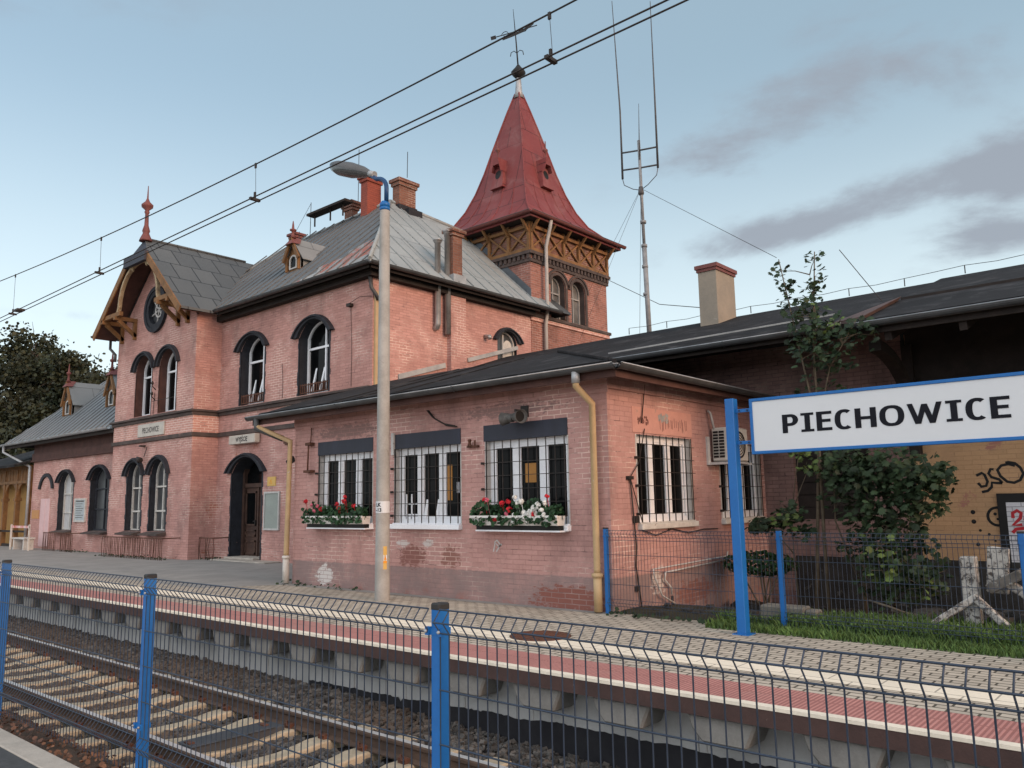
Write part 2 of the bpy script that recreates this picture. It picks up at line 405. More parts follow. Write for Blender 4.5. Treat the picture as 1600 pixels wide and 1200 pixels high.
def roofing(name, c1, c2, bw, rh, line, c3=None, rough=.5, bump=.4, off=.5, msz=.012, metal=0., t3=(.6,.68), s3=.9, spec=.4):
    m, nt, b = NT(name)
    uv = uvn(nt); p = world_pos(nt)
    bt = nt.nodes.new('ShaderNodeTexBrick'); bt.offset = off
    nt.links.new(uv, bt.inputs['Vector'])
    bt.inputs['Scale'].default_value = 1; bt.inputs['Brick Width'].default_value = bw; bt.inputs['Row Height'].default_value = rh
    bt.inputs['Mortar Size'].default_value = msz; bt.inputs['Mortar Smooth'].default_value = .1
    bt.inputs['Color1'].default_value = rgb(c1); bt.inputs['Color2'].default_value = rgb(c2); bt.inputs['Mortar'].default_value = rgb(line)
    c = bt.outputs['Color']
    f = noisen(nt, p, .8, 6, .65)
    c = mixc(nt, .6, c, mixc(nt, f, (.55,.55,.57), (1.4,1.4,1.4)), 'MULTIPLY')
    fine = noisen(nt, p, 20, 4, .7)
    c = mixc(nt, .35, c, mixc(nt, fine, (.6,.6,.6), (1.35,1.35,1.35)), 'MULTIPLY')
    if c3: c = mixc(nt, ramp(nt, noisen(nt, p, s3, 7, .68, .6), *t3), c, c3)
    nt.links.new(c, b.inputs['Base Color'])
    b.inputs['Metallic'].default_value = metal
    b.inputs['Specular IOR Level'].default_value = spec
    nt.links.new(mth(nt,'ADD',rough-.1,mth(nt,'MULTIPLY',f,.25)), b.inputs['Roughness'])
    setbump(nt, b, mth(nt,'ADD',mth(nt,'MULTIPLY',bt.outputs['Fac'],1.0),mth(nt,'MULTIPLY',fine,.25)), bump, .015)
    return m
M['roof_grey'] = roofing('grey sheet roof', (.22,.235,.24), (.19,.205,.21), 2.1, 1.35, (.09,.095,.1), rough=.5, off=.37, c3=(.30,.31,.31), t3=(.55,.75))
M['roof_pale_lit'] = roofing('pale grey sheet roof', (.29,.32,.325), (.25,.28,.285), 2.1, 1.35, (.10,.11,.115), rough=.5, off=.37, c3=(.33,.355,.355), t3=(.55,.75))  # right slope: paler paint, with sun-side light put into the colour
M['roof_dark_shaded'] = roofing('dark grey sheet roof', (.115,.125,.132), (.10,.11,.117), 2.1, 1.35, (.04,.043,.046), rough=.55, off=.37, c3=(.125,.135,.142), t3=(.55,.75))  # other slopes: weathered sheet, with shade put into the darker colour
M['roof_worn'] = roofing('worn sheet roof showing red lead', (.30,.31,.305), (.24,.25,.25), 2.1, 1.35, (.12,.12,.12), rough=.6, off=.37, c3=(.30,.10,.07), t3=(.50,.55), s3=1.1)
M['roof_slab'] = roofing('dark sheet roof', (.098,.108,.112), (.075,.083,.088), .72, 1.0, (.022,.024,.026), rough=.55, msz=.022)
M['roof_felt'] = roofing('tar felt roof', (.020,.020,.022), (.013,.013,.0145), 5.3, 1.0, (.018,.018,.019), c3=(.055,.055,.058), rough=.88, msz=.010, bump=1.0, t3=(.5,.72), s3=1.8, spec=.2)
M['roof_red'] = roofing('red tin roof', (.215,.052,.050), (.18,.045,.046), 1.5, 1.1, (.07,.02,.02), rough=.5, msz=.016, c3=(.23,.095,.092), t3=(.45,.72), spec=.18)
M['wing_roof'] = roofing('grey seamed wing roof', (.17,.185,.195), (.145,.16,.17), 3.2, 2.2, (.07,.075,.08), rough=.5, c3=(.21,.22,.22))

def paving(name, c1, c2, mort, bw, rh, msz=.006, grime=(.13,.115,.09), gt=(.5,.75), off=.5, bump=.5):
    m, nt, b = NT(name)
    p = world_pos(nt)
    bt = nt.nodes.new('ShaderNodeTexBrick'); bt.offset = off
    nt.links.new(p, bt.inputs['Vector'])
    bt.inputs['Scale'].default_value = 1; bt.inputs['Brick Width'].default_value = bw; bt.inputs['Row Height'].default_value = rh
    bt.inputs['Mortar Size'].default_value = msz; bt.inputs['Mortar Smooth'].default_value = .2
    bt.inputs['Color1'].default_value = rgb(c1); bt.inputs['Color2'].default_value = rgb(c2); bt.inputs['Mortar'].default_value = rgb(mort)
    c = bt.outputs['Color']
    f = noisen(nt, p, 1.1, 6, .65)
    c = mixc(nt, .5, c, mixc(nt, f, (.6,.6,.6), (1.35,1.35,1.33)), 'MULTIPLY')
    fine = noisen(nt, p, 40, 4, .7)
    c = mixc(nt, .35, c, mixc(nt, fine, (.55,.55,.55), (1.4,1.4,1.4)), 'MULTIPLY')
    c = mixc(nt, mth(nt,'MULTIPLY',ramp(nt, noisen(nt, p, .7, 7, .7, .5), *gt),.55), c, grime)
    nt.links.new(c, b.inputs['Base Color']); b.inputs['Roughness'].default_value = .85; b.inputs['Specular IOR Level'].default_value = .25
    setbump(nt, b, mth(nt,'ADD',mth(nt,'MULTIPLY',bt.outputs['Fac'],-1.0),mth(nt,'MULTIPLY',fine,.4)), bump, .01)
    return m
M['pavers'] = paving('concrete pavers', (.55,.485,.40), (.43,.38,.315), (.09,.08,.065), .21, .105, .011)
M['tactile'] = paving('red ribbed edge slabs', (.52,.245,.22), (.46,.21,.19), (.32,.14,.125), .036, .9, .010, grime=(.38,.25,.22), off=0)
M['tactile_rib'] = M['tactile']
M['asphalt'] = plain('worn asphalt', (.30,.29,.275), (.23,.225,.215), .9, 1.2, bump=.3, c3=(.34,.325,.30), t3=(.5,.75), s3=.6)
M['wallconc'] = paving('platform wall concrete', (.46,.47,.47), (.42,.43,.43), (.2,.2,.2), 1.0, 40, .006, grime=(.25,.25,.24))
# platform wall: brick texture in the wall plane
def ballastmat():
    m, nt, b = NT('ballast stones')
    p = world_pos(nt)
    g = nt.nodes.new('ShaderNodeNewGeometry')
    r = g.outputs['Random Per Island']
    c = mixc(nt, r, (.042,.04,.039), (.145,.138,.13))
    c = mixc(nt, ramp(nt, noisen(nt, p, .6, 4), .42, .6), c, (.10,.08,.066))
    fine = noisen(nt, p, 60, 3)
    c = mixc(nt, .4, c, mixc(nt, fine, (.5,.5,.5), (1.4,1.4,1.4)), 'MULTIPLY')
    nt.links.new(c, b.inputs['Base Color']); b.inputs['Roughness'].default_value = .9
    b.inputs['Specular IOR Level'].default_value = .2
    return m
M['ballast'] = ballastmat()
M['ballast_bed'] = plain('dark ballast bed', (.05,.042,.038), (.03,.026,.024), .95, 18, bump=.8)

M['pane_curtain'] = plain('curtained window glass', (.20,.20,.195), (.10,.10,.10), .25, 1.5, spec=.4)
M['brown_stain'] = plain('bare brown brick stain', (.20,.09,.075), (.14,.065,.055), .9, 6, bump=.3)
M['pink_smear'] = plain('pink render repair', (.56,.30,.25), (.50,.265,.225), .85, 5, c3=(.33,.24,.21), t3=(.6,.7), s3=4)
# ================================================================ STATION
ST = thing('station_building', (-22, 14, 0), 'long two-storey pink brick railway station with a pointed red tower and grey hipped roof', 'station')

def wall(name, mapf, outline, holes, mat, parent=ST, depth=0):
    b = MB(); b.fill([outline]+holes, mapf, 0)
    if depth:
        for h in holes:
            n = len(h)
            for i in range(n):
                j = (i+1) % n
                b.face([mapf(*h[i],0),mapf(*h[j],0),mapf(*h[j],-depth),mapf(*h[i],-depth)])
    return b.build(name, mat, parent)

def inset(u0,u1,v0,vs,rise,t):
    w = u1-u0
    if rise <= 0: return (u0+t,u1-t,v0+t,vs-t,0)
    return (u0+t,u1-t,v0+t,vs,max(.02, rise*(w-2*t)/w))

def hood(b, mapf, u0, u1, vs, rise, t, d, ext=.0, n=14):
    """arched hood mould above an opening"""
    la = arch(u0, u1, vs-.3, vs, rise, n)[2:]
    w = u1-u0; k = (w+2*t)/w
    c = (u0+u1)/2
    lb = arch(c-w*k/2, c+w*k/2, vs-.3, vs, rise*k if rise < w*.45 else rise+t, n)[2:]
    b.ring(la, lb, mapf, -.02, d, closed=False)

def awindow(parent, mapf, o, depth=.22, frame='white', pane='pane', reveal='dark_paint', hd=(.17,.09), sill='trim', bars=((.5,),(.62,)), ft=.07, jamb=.06, tilt=0, fb=.05, sill_d=.12, sill_h=.10, hood_mat='dark_paint', pane_parts=None):
    """arched window: frame (the part) with pane, surround, hood mould and sill below it"""
    u0,u1,v0,vs,rise = o
    lo = arch(*o)
    f = MB(); li = arch(*inset(*o, ft)); f.ring(lo, li, mapf, -depth-.03, -depth+.05)
    top = vs+rise
    for q in bars[0]:
        u = u0+(u1-u0)*q; f.mbox(mapf, u-fb/2, u+fb/2, v0+ft*.8, top-ft*1.05-(abs(q-.5)*rise*1.2 if rise else 0), -depth-.025, -depth+.045)
    for q in bars[1]:
        v = v0+(top-v0)*q; f.mbox(mapf, u0+ft*.8, u1-ft*.8, v-fb/2, v+fb/2, -depth-.028, -depth+.055)
    w = f.build('window', M[frame], parent)
    p = MB(); p.fill([arch(*inset(*o, ft*.6))], mapf, -depth)
    p.build('pane', M[pane], w)
    if reveal:
        s = MB(); n = len(lo); 
        for i in range(n):
            j = (i+1) % n
            s.face([mapf(*lo[i],.004),mapf(*lo[j],.004),mapf(*lo[j],-depth-.02),mapf(*lo[i],-depth-.02)])
        if jamb:
            rnd = random.Random(int(u0*100))
            for su, sg in ((u0,-1),(u1,1)):
                v = v0
                while v < vs-.02:
                    h = min(rnd.choice((.075,.15,.225)), vs-v)
                    s.mbox(mapf, su if sg>0 else su-jamb*rnd.uniform(.6,1.3), su+jamb*rnd.uniform(.6,1.3) if sg>0 else su, v, v+h, -.01, .004+rnd.random()*.003)
                    v += h
        s.build('surround', M[reveal], w)
    if hd:
        h = MB(); hood(h, mapf, u0-.03, u1+.03, vs, rise, hd[0], hd[1])
        hood(h, mapf, u0-.03-hd[0]*.8, u1+.03+hd[0]*.8, vs, rise*1.12 if rise<(u1-u0)*.45 else rise+hd[0]*.8, hd[0]*.32, hd[1]+.05)
        h.build('hood_mould', M[hood_mat], w)
    if sill:
        s = MB(); a = sill_d
        s.hexa([mapf(u0-.1,v0-sill_h,-.02),mapf(u1+.1,v0-sill_h,-.02),mapf(u1+.1,v0-sill_h,a),mapf(u0-.1,v0-sill_h,a),
                mapf(u0-.1,v0+.03,-depth+.02),mapf(u1+.1,v0+.03,-depth+.02),mapf(u1+.1,v0-sill_h+.05,a),mapf(u0-.1,v0-sill_h+.05,a)])
        s.build('sill', M[sill], w)
    return w

XR = -15.9; YF = 12.85; YA = 12.0; XA0 = -29.0; XA1 = -23.4; YB = 20.3; EZ = 7.62
# --- front wall of the recessed block
up1 = (-22.2,-20.9,4.58,6.25,.42); up2 = (-19.12,-17.74,4.58,6.22,.44)
door_o = (-22.5,-20.86,0.0,2.55,.46)
F = FR(YF)
wall('wall', F, [(XA1,-.3),(XR,-.3),(XR,EZ),(XA1,EZ)], [arch(*up1), arch(*up2), arch(*door_o)], M['brick'])
# --- projecting bay
lw1 = (-27.72,-26.66,.82,2.62,.46); lw2 = (-26.02,-24.92,.82,2.62,.48)
uw1 = (-27.45,-26.3,4.6,6.15,.5); uw2 = (-25.75,-24.58,4.6,6.15,.5)
A = FR(YA); CX = -26.2
rc = (-26.15, 8.12); RR = .74
wall('wall', A, [(XA0,-.3),(XA1,-.3),(XA1,7.5),(CX,10.1),(XA0,7.5)], [arch(*lw1),arch(*lw2),arch(*uw1),arch(*uw2),circ(rc,RR-.16)], M['brick'])
wall('wall', RT(XA1), [(YA,-.3),(YF,-.3),(YF,8),(YA,7.5)], [], M['brick'])
wall('wall', LF(XA0), [(YA,-.3),(YF+7.4,-.3),(YF+7.4,7.5),(YA,7.5)], [], M['brick'])
# --- right wall, rear wall
rw = (17.6,18.48,5.55,6.38,.32)
wall('wall', RT(XR), [(YF,-.3),(19.2,-.3),(19.2,EZ),(YF,EZ)], [arch(*rw)], M['brick'])
b = MB(); b.box(XA0,XR-4.2,YB-.1,YB,-.3,EZ); b.build('rear_wall', M['brick'], ST)
# dark core so nothing shines through
# string courses and ledge running over bay, return and front
def course(z0, z1, d, name, m, xr=XR):
    b = MB()
    b.box(XA0-d, XA1+d, YA-d, YA, z0, z1)
    b.box(XA1, XA1+d, YA, YF-d, z0, z1)
    b.box(XA1, xr, YF-d, YF, z0, z1)
    return b.build(name, m, ST, bevel=.012)
course(3.70, 3.83, .06, 'string_course', M['trim'])
course(4.36, 4.46, .07, 'ledge', M['trim']); course(4.46, 4.53, .13, 'ledge', M['trim'])
b = MB(); b.box(XA0-.005,XA1+.01,YA-.010,YA,3.83,4.36); b.box(XA1,XA1+.01,YA,YF-.01,3.83,4.36); b.build('brick_band', M['brick_edge'], ST)

# windows
bl = dict(frame='white_old', pane='pane_grey', sill='trim', bars=((.48,),(.28,.62)), ft=.06, fb=.055, sill_d=.3, sill_h=.12, jamb=.09)
awindow(ST, A, lw1, **bl); awindow(ST, A, lw2, **bl)
u = dict(reveal='soffit_red', bars=((.5,),(.66,)), jamb=.05, depth=.30, ft=.09, sill='trim', fb=.06)
awindow(ST, A, uw1, **u); awindow(ST, A, uw2, **u)
def tilted(mapf, o, depth, w):
    u0,u1,v0,vs,rise = o
    b = MB(); c = (u0+u1)/2
    a0 = (c-.42, v0+.12); h = vs-v0-.55
    for uu in (c-.44, c-.06):
        b.hexa([mapf(uu,a0[1],-depth+.05),mapf(uu+.07,a0[1],-depth+.05),mapf(uu+.07,a0[1],-depth+.09),mapf(uu,a0[1],-depth+.09),
                mapf(uu+.16,a0[1]+h,-depth-.1),mapf(uu+.23,a0[1]+h,-depth-.1),mapf(uu+.23,a0[1]+h,-depth-.06),mapf(uu+.16,a0[1]+h,-depth-.06)])
    b.build('tilted_sash', M['white'], w)
def guard(mapf, u0, u1, v0, w):
    b = MB()
    b.mbox(mapf,u0,u1,v0+.02,v0+.045,-.06,-.035); b.mbox(mapf,u0,u1,v0+.24,v0+.265,-.06,-.035)
    n = int((u1-u0)/.095)
    for k in range(n+1):
        uu = u0+(u1-u0)*k/n; b.mbox(mapf,uu-.011,uu+.011,v0-.0,v0+.29,-.059,-.036)
    b.build('guard_rail', M['rust'], w)
for o in (up1, up2):
    w = awindow(ST, F, o, depth=.32, bars=((.62,),(.64,)), ft=.08, reveal='dark_paint', hd=(.2,.1), jamb=.08, fb=.06)
    tilted(F, o, .32, w); guard(F, o[0]+.02, o[1]-.02, o[2]+.03, w)
w = awindow(ST, RT(XR), rw, depth=.15, frame='plaster', pane='pane_grey', bars=((.42,),()), ft=.06, hd=(.17,.09), sill=None, jamb=0)
b = MB(); b.fill([arch(18.0,18.38,5.66,6.3,.16)], RT(XR), -.12); b.build('white_board', M['white_old'], w)
# round window
b = MB(); b.ring(circ(rc,RR),circ(rc,RR-.24),A,-.08,.07); b.ring(circ(rc,RR+.05),circ(rc,RR-.08),A,-.02,.10)
rwn = b.build('round_window', M['dark_paint'], ST)
b = MB(); b.fill([circ(rc,RR-.2)],A,-.10); b.build('pane', M['pane_grey'], rwn)
b = MB()
for k in range(3):
    a = k*PI/3+.3; dx, dz = math.cos(a)*(RR-.22), math.sin(a)*(RR-.22)
    b.bar(A(rc[0]-dx,rc[1]-dz,-.07),A(rc[0]+dx,rc[1]+dz,-.07),.035,.035,(0,1,0))
b.ring(circ(rc,.27,16),circ(rc,.22,16),A,-.085,-.055); b.build('tracery', M['plaster'], rwn)
# door
u0,u1,v0,vs,rise = door_o
b = MB(); b.mbox(F,u0+.02,u1-.02,.06,2.12,-.50,-.44); b.mbox(F,u0,u1,2.12,2.24,-.52,-.38)
for (a,c) in ((u0+.05,-21.72),(-21.64,u1-.05)):
    for (z0,z1) in ((.14,.55),(.66,.86),(.98,2.0)):
        for q in ((a+.08,a+.13,z0,z1),(c-.13,c-.08,z0,z1),(a+.08,c-.08,z0,z0+.05),(a+.08,c-.08,z1-.05,z1)): b.mbox(F,*q,-.45,-.41)
b.mbox(F,-21.71,-21.65,.06,2.12,-.45,-.40)
b.mbox(F,u0,u0+.1,0,2.9,-.52,-.36); b.mbox(F,u1-.1,u1,0,2.9,-.52,-.36)
dr = b.build('entrance_door', M['door'], ST)
b = MB()
for (a,c) in ((u0+.18,-21.85),(-21.51,u1-.18)): b.fill([rect(a,c,1.03,1.95)],F,-.435)
b.fill([arch(u0+.1,u1-.1,2.24,2.5,.40)],F,-.46); b.build('pane', M['pane'], dr)
b = MB(); b.mbox(F,-21.78,-21.75,1.0,1.14,-.42,-.36); b.mbox(F,-21.86,-21.75,1.1,1.125,-.38,-.355); b.build('handle', M['iron'], dr)
b = MB(); lo = arch(*door_o)
for i in range(len(lo)):
    j = (i+1)%len(lo); b.face([F(*lo[i],.004),F(*lo[j],.004),F(*lo[j],-.55),F(*lo[i],-.55)])
v = 0
while v < 2.5:
    h = random.choice((.075,.15,.225)); b.mbox(F,u0-random.uniform(.05,.12),u0,v,v+h,-.01,.005); b.mbox(F,u1,u1+random.uniform(.04,.09),v,v+h,-.01,.005); v += h
b.build('surround', M['dark_paint'], dr)
b = MB(); hood(b,F,u0-.03,u1+.03,vs,rise,.22,.1); hood(b,F,u0-.2,u1+.2,vs,rise*1.12,.07,.15); b.build('hood_mould', M['dark_paint'], dr)
b = MB(); b.box(u0-.2,u1+1.1,YF-.55,YF+.1,0,.035); b.box(u0+.02,u1-.02,YF-.2,YF+.5,.035,.09); b.build('door_step', M['concrete'], dr, bevel=.01)

# --- soffits, roof
b = MB()
EY = 12.40; EX = -15.48; ELX = -29.05; ERY = 20.75; RZ = 11.42; RY = 16.55; RX0 = -25.0; RX1 = -19.62; E0 = 7.66
b.face([(ELX,EY+.02,7.60),(EX,EY+.02,7.60),(EX,ERY,7.60),(ELX,ERY,7.60)])
b.box(XA1+.4,EX-.03,EY+.03,EY+.055,7.46,7.63); b.box(EX-.055,EX-.03,EY+.03,19.2,7.46,7.63)
b.box(XA1,XR+.18,YF-.2,YF,7.35,7.52); b.box(XR,XR+.2,YF,19.2,7.35,7.52)
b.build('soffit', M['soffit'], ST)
pf = [(ELX,EY,E0),(EX,EY,E0),(RX1,RY,RZ),(RX0,RY,RZ-.2)]
pr = [(EX,EY,E0),(EX,20.15,E0),(-15.9,20.15,8.04),(-18.9,19.35,10.85),(RX1,RY,RZ)]
pl_ = [(ELX,ERY,E0),(ELX,EY,E0),(RX0,RY,RZ-.2)]
pb = [(EX,ERY,E0),(ELX,ERY,E0),(RX0,RY,RZ-.2),(RX1,RY,RZ),(-18.9,19.35,10.85)]
def seams(b, poly, spacing, hh=.035, ww=.03, off=0, vlo=-1e9, vhi=1e9):
    """standing seams on a sloping convex polygon, clipped to its outline"""
    P = [Vector(p) for p in poly]; n = (P[1]-P[0]).cross(P[2]-P[0]).normalized()
    if n.z < 0: n = -n
    h = Vector((-n.y,n.x,0)).normalized(); w = h.cross(n)
    if w.z < 0: w = -w
    Q = [((p-P[0]).dot(h),(p-P[0]).dot(w)) for p in P]
    us = [q[0] for q in Q]; x = min(us)+spacing*.5+off
    while x < max(us):
        ys = []
        for i in range(len(Q)):
            (a,c),(d,e) = Q[i],Q[(i+1)%len(Q)]
            if (a-x)*(d-x) < 0: ys.append(c+(e-c)*(x-a)/(d-a))
        if len(ys) == 2:
            y0,y1 = max(min(ys),vlo),min(max(ys),vhi)
            if y1-y0 > .2:
                a = P[0]+h*x+w*(y0+.02)+n*hh*.4; c = P[0]+h*x+w*(y1-.02)+n*hh*.4
                b.bar(a,c,ww,hh,n)
        x += spacing
def slab(b, poly, t):
    P = [Vector(p) for p in poly]; D = Vector((0,0,-t)); m = len(P)
    b.face(P); b.face([p+D for p in P][::-1])
    for i in range(m): b.face([P[i],P[i]+D,P[(i+1)%m]+D,P[(i+1)%m]])
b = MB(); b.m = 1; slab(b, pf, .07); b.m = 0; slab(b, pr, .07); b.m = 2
kf = (RZ-E0)/(RY-EY); wz = lambda x,y: (x,y,E0+kf*(y-EY)+.006)
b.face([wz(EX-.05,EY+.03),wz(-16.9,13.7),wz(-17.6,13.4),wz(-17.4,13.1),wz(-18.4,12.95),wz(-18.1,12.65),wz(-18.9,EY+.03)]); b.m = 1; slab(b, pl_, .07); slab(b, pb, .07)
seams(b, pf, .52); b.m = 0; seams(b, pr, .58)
for p,q in (((EX,EY,E0+.02),(RX1,RY,RZ+.03)),((RX0,RY,RZ-.17),(RX1,RY,RZ+.03)),((RX1,RY,RZ+.03),(-18.9,19.35,10.88)),((ELX,EY,E0+.02),(RX0,RY,RZ-.17))): b.tube([p,q],.055,6)
roof = b.build('roof', [M['roof_pale_lit'],M['roof_dark_shaded'],M['roof_worn']], ST)

def gutter(b, p, q, r=.075, n=8, t=0):
    p = Vector(p); q = Vector(q); d = (q-p).normalized(); x = d.cross(Vector((0,0,1))).normalized()
    L = (q-p).length; k = max(1,int(L/2.4))
    for rr in (r, r-.012):
        rows = [[e+x*rr*math.cos(a)+Vector((0,0,rr*math.sin(a))) for a in [PI+PI*i/n for i in range(n+1)]] for e in (p,q)]
        b.grid(rows)
    for i in range(k+1):
        c = p+d*(L*i/k)
        rows = [[c+d*s+x*(r+.012)*math.cos(a)+Vector((0,0,(r+.012)*math.sin(a))) for a in [PI+PI*i2/n for i2 in range(n+1)]] for s in (-.02,.02)]
        b.grid(rows)
    # bright front lip
    b.m = 1
    for sgn in (1,-1): b.tube([p+x*r*sgn,q+x*r*sgn],.010,6)
    b.m = 0
G2 = [M['gutter'],M['gutter_l']]
b = MB(); gutter(b,(XA1+.45,EY-.06,7.60),(EX+.06,EY-.06,7.60)); gutter(b,(EX+.07,EY-.05,7.60),(EX+.07,20.14,7.60)); b.build('gutter', [M['gutter'],M['gutter']], ST)

# --- bay gable roof (half-hipped)
GY = 11.28; GZ = 10.45; GEX = 3.15; GEZ = 7.60
k = (GZ-GEZ)/GEX
GL = (CX-GEX,GEZ); GR = (CX+GEX,GEZ)
hz = 9.84; hx = (GZ-hz)/k; HY = 11.5
def gslope(s):
    e = CX+s*GEX
    yend = RY if s>0 else RY
    # where it meets the main front slope: z = E0+.911*(y-EY)
    kk = (RZ-E0)/(RY-EY)
    yr = EY+(GZ-E0)/kk; ye = EY+(GEZ-E0)/kk
    return [(CX,HY,GZ),(CX+s*hx,GY,hz),(e,GY,GEZ),(e,max(ye,GY+.6) if s>0 else 16,GEZ),(CX,yr if s>0 else 16,GZ)]
b = MB()
for s in (1,-1): slab(b, gslope(s), .08)
b.m = 1; slab(b, [(CX-hx,GY,hz),(CX+hx,GY,hz),(CX,HY,GZ)], .06)
b.box(CX-hx-.1,CX+hx+.1,GY-.12,GY+.02,hz-.32,hz+.02); b.m = 0
b.tube([(CX,HY,GZ+.02),(CX,15.2,GZ+.02)],.05,6)
b.build('bay_roof', [M['roof_slab'],M['lintel']], ST)
b = MB()   # boards under the overhang
for s in (1,-1):
    b.face([(CX+s*.05,GY+.03,GZ-.75),(CX+s*(hx+.1),GY+.03,hz-.25),(CX+s*GEX*.99,GY+.03,GEZ-.12),(CX+s*GEX*.99,YA+.02,GEZ-.12),(CX,YA+.02,GZ-.22)])
b.build('bay_soffit', M['soffit_red'], ST)
b = MB()   # barge boards
for s in (1,-1):
    b.mark()
    b.bar((CX+s*(hx+.02),GY-.03,hz-.12),(CX+s*GEX,GY-.03,GEZ-.12),.04,.22,(0,0,1))
b.build_each('barge_board', M['ochre'], ST)
b = MB()   # arched brace in the gable
pts = []
for i in range(15):
    a = PI*i/14; pts.append((CX+.08+1.40*math.cos(a), GY+.06, 8.3+1.32*math.sin(a)))
pts = [(CX+1.62,GY+.06,7.95)]+pts+[(CX-1.46,GY+.06,7.95)]
for i in range(len(pts)-1): b.bar(pts[i],pts[i+1],.09,.11,(0,1,0))
for s in (1,-1):
    for (du,dz) in ((1.22,.72),(.5,1.22),(1.38,.1)): b.lathe((CX+.08+s*du,GY+.06,8.3+dz-.14),[(.02,0),(.05,.05),(.05,.12),(.02,.17)],6)
b.build('arched_brace', M['cream_t'], ST)
b = MB()   # bracket timbers left and right
for s in (1,-1):
    b.mark(); x0 = CX+.1+s*1.55; x1 = CX+(.15-2.6 if s<0 else 2.28)
    b.bar((x0-s*.3,GY+.06,8.08),(x1+s*.04,GY+.06,8.08),.12,.14)
    for xx in (x0,x1):
        b.bar((xx,GY-.05,7.96),(xx,YA,7.96),.12,.13)
        b.bar((xx,GY+.1,7.9),(xx,YA-.02,7.42),.10,.12)
        b.bar((xx,YA-.05,7.9),(xx,YA-.05,7.3),.10,.12,(0,1,0))
b.build_each('eaves_bracket', M['ochre'], ST)
b = MB(); b.lathe((-26.2,11.52,10.38),[(.22,0),(.19,.08),(.1,.28),(.13,.36),(.075,.55),(.06,.95),(.09,1.02),(.06,1.08),(.19,1.2),(.2,1.26),(.08,1.38),(.03,1.5),(.012,1.95)],8); b.build('finial', M['red_fin'], ST)
b = MB(); gutter(b,(GL[0]-.05,GY-.05,7.6),(GL[0]-.05,YA+.7,7.6)); b.tube([(GL[0],YA-.15,7.55),(GL[0],YA-.15,7.2),(XA0-.05,YA-.08,6.95),(XA0-.05,YA-.08,6.7)],.05,8)
b.build('bay_gutter', G2, ST)

# --- small roof dormers
def dormer(x, yf, z, w, h, slope, wood='ochre', fin=.55):
    y2 = yf+(h*.86)/slope+.3; yb = yf+.12/slope
    b = MB(); mp = FR(yf)
    b.extr([(x-w/2,z),(x+w/2,z),(x+w/2,z+h*.42),(x,z+h*.95),(x-w/2,z+h*.42)], mp, -.08, 0)
    for s in (1,-1):
        b.bar((x+s*(w/2+.04),yf-.12,z+h*.30),(x,yf-.12,z+h*.96),.06,.1,(0,0,1))
        b.bar((x+s*w*.42,yf-.05,z),(x+s*w*.42,yf-.05,z+h*.45),.07,.07)
    d = b.build('dormer', M[wood], ST)
    b = MB()
    for s in (1,-1):
        e = x+s*(w/2+.12); 
        slab(b, [(x,yf-.1,z+h),(e,yf-.02,z+h*.30),(e,yf+h*.30/slope+.05,z+h*.30),(x,yf+h/slope+.05,z+h)], .03)
        xs = x+s*w/2; b.face([(xs,yf-.02,z),(xs,yf-.02,z+h*.4),(xs,yf+h*.4/slope,z+h*.4)])
    b.build('dormer_roof', M['roof_grey'], d)
    b = MB(); cap = z+h
    for s in (1,-1): b.face([(x,yf-.08,cap+.02),(x+s*.2,yf-.22,cap-.24),(x,yf-.27,cap-.26)])
    for s in (1,-1): b.face([(x,yf-.06,cap+.03),(x+s*.2,yf-.22,cap-.23),(x+s*.22,yf+.05,cap-.22),(x,yf+.25,cap+.03)])
    b.lathe((x,yf-.06,cap-.02),[(.1,0),(.05,.12),(.04,fin*.5),(.09,fin*.56),(.1,fin*.66),(.04,fin*.72),(.03,fin),(.012,fin*1.3)],8)
    b.build('dormer_finial', M['red_fin'], d)
    b = MB(); b.ring(arch(x-w*.27,x+w*.27,z+.06,z+h*.30,w*.26),arch(x-w*.2,x+w*.2,z+.1,z+h*.30,w*.19),mp,.0,.04); b.build('dormer_frame', M['plaster'], d)
    b = MB(); b.fill([arch(x-w*.25,x+w*.25,z+.07,z+h*.3,w*.24)],mp,.005); b.build('dormer_pane', M['pane'], d)
dormer(-20.25, 13.35, 8.52, .72, 1.02, .911, fin=.42)

# --- chimneys
def chimney(name, x0,x1,y0,y1,z0,z1, mat, cap=.12, steps=2, capm=None, parent=ST):
    b = MB(); b.box(x0,x1,y0,y1,z0,z1-cap)
    o = b.build(name, M[mat], parent)
    c = MB()
    for k in range(steps): c.box(x0-.05*(k+1),x1+.05*(k+1),y0-.05*(k+1),y1+.05*(k+1),z1-cap+k*cap/steps,z1-cap+(k+1)*cap/steps)
    c.build('chimney_cap', M[capm or mat], o, bevel=.01)
    return o
c1 = chimney('chimney',-20.60,-20.26,16.1,16.68,10.6,12.42,'brick_redpaint',.22)
c2 = chimney('chimney',-19.68,-19.35,16.7,17.42,10.4,12.22,'brick_chimney',.24)
b = MB(); b.box(-19.72,-19.31,16.66,17.46,10.4,11.32); b.box(-19.31,-19.1,16.9,17.5,10.4,11.18); b.build('flashing', M['bitumen'], c2)
c3 = chimney('chimney',-22.14,-21.72,16.6,16.85,11.1,12.02,'brick_chimney',.3,3)
c4 = chimney('chimney',-26.1,-25.72,17.0,17.32,10.9,11.95,'red_fin',.2)
c5 = chimney('chimney',-15.86,-15.6,15.45,15.82,7.55,9.25,'brick_chimney',.2)
b = MB(); b.box(-15.93,-15.5,15.38,15.88,7.6,7.9); b.build('flashing', M['gutter_l'], c5)
b = MB(); b.box(XR,XR+.16,15.5,16.1,4.9,7.36); b.box(XR,XR+.24,15.42,16.18,4.3,5.0); b.build('pilaster', M['brick'], ST)
b = MB(); b.box(-23.2,-21.0,15.75,16.1,11.62,11.70)
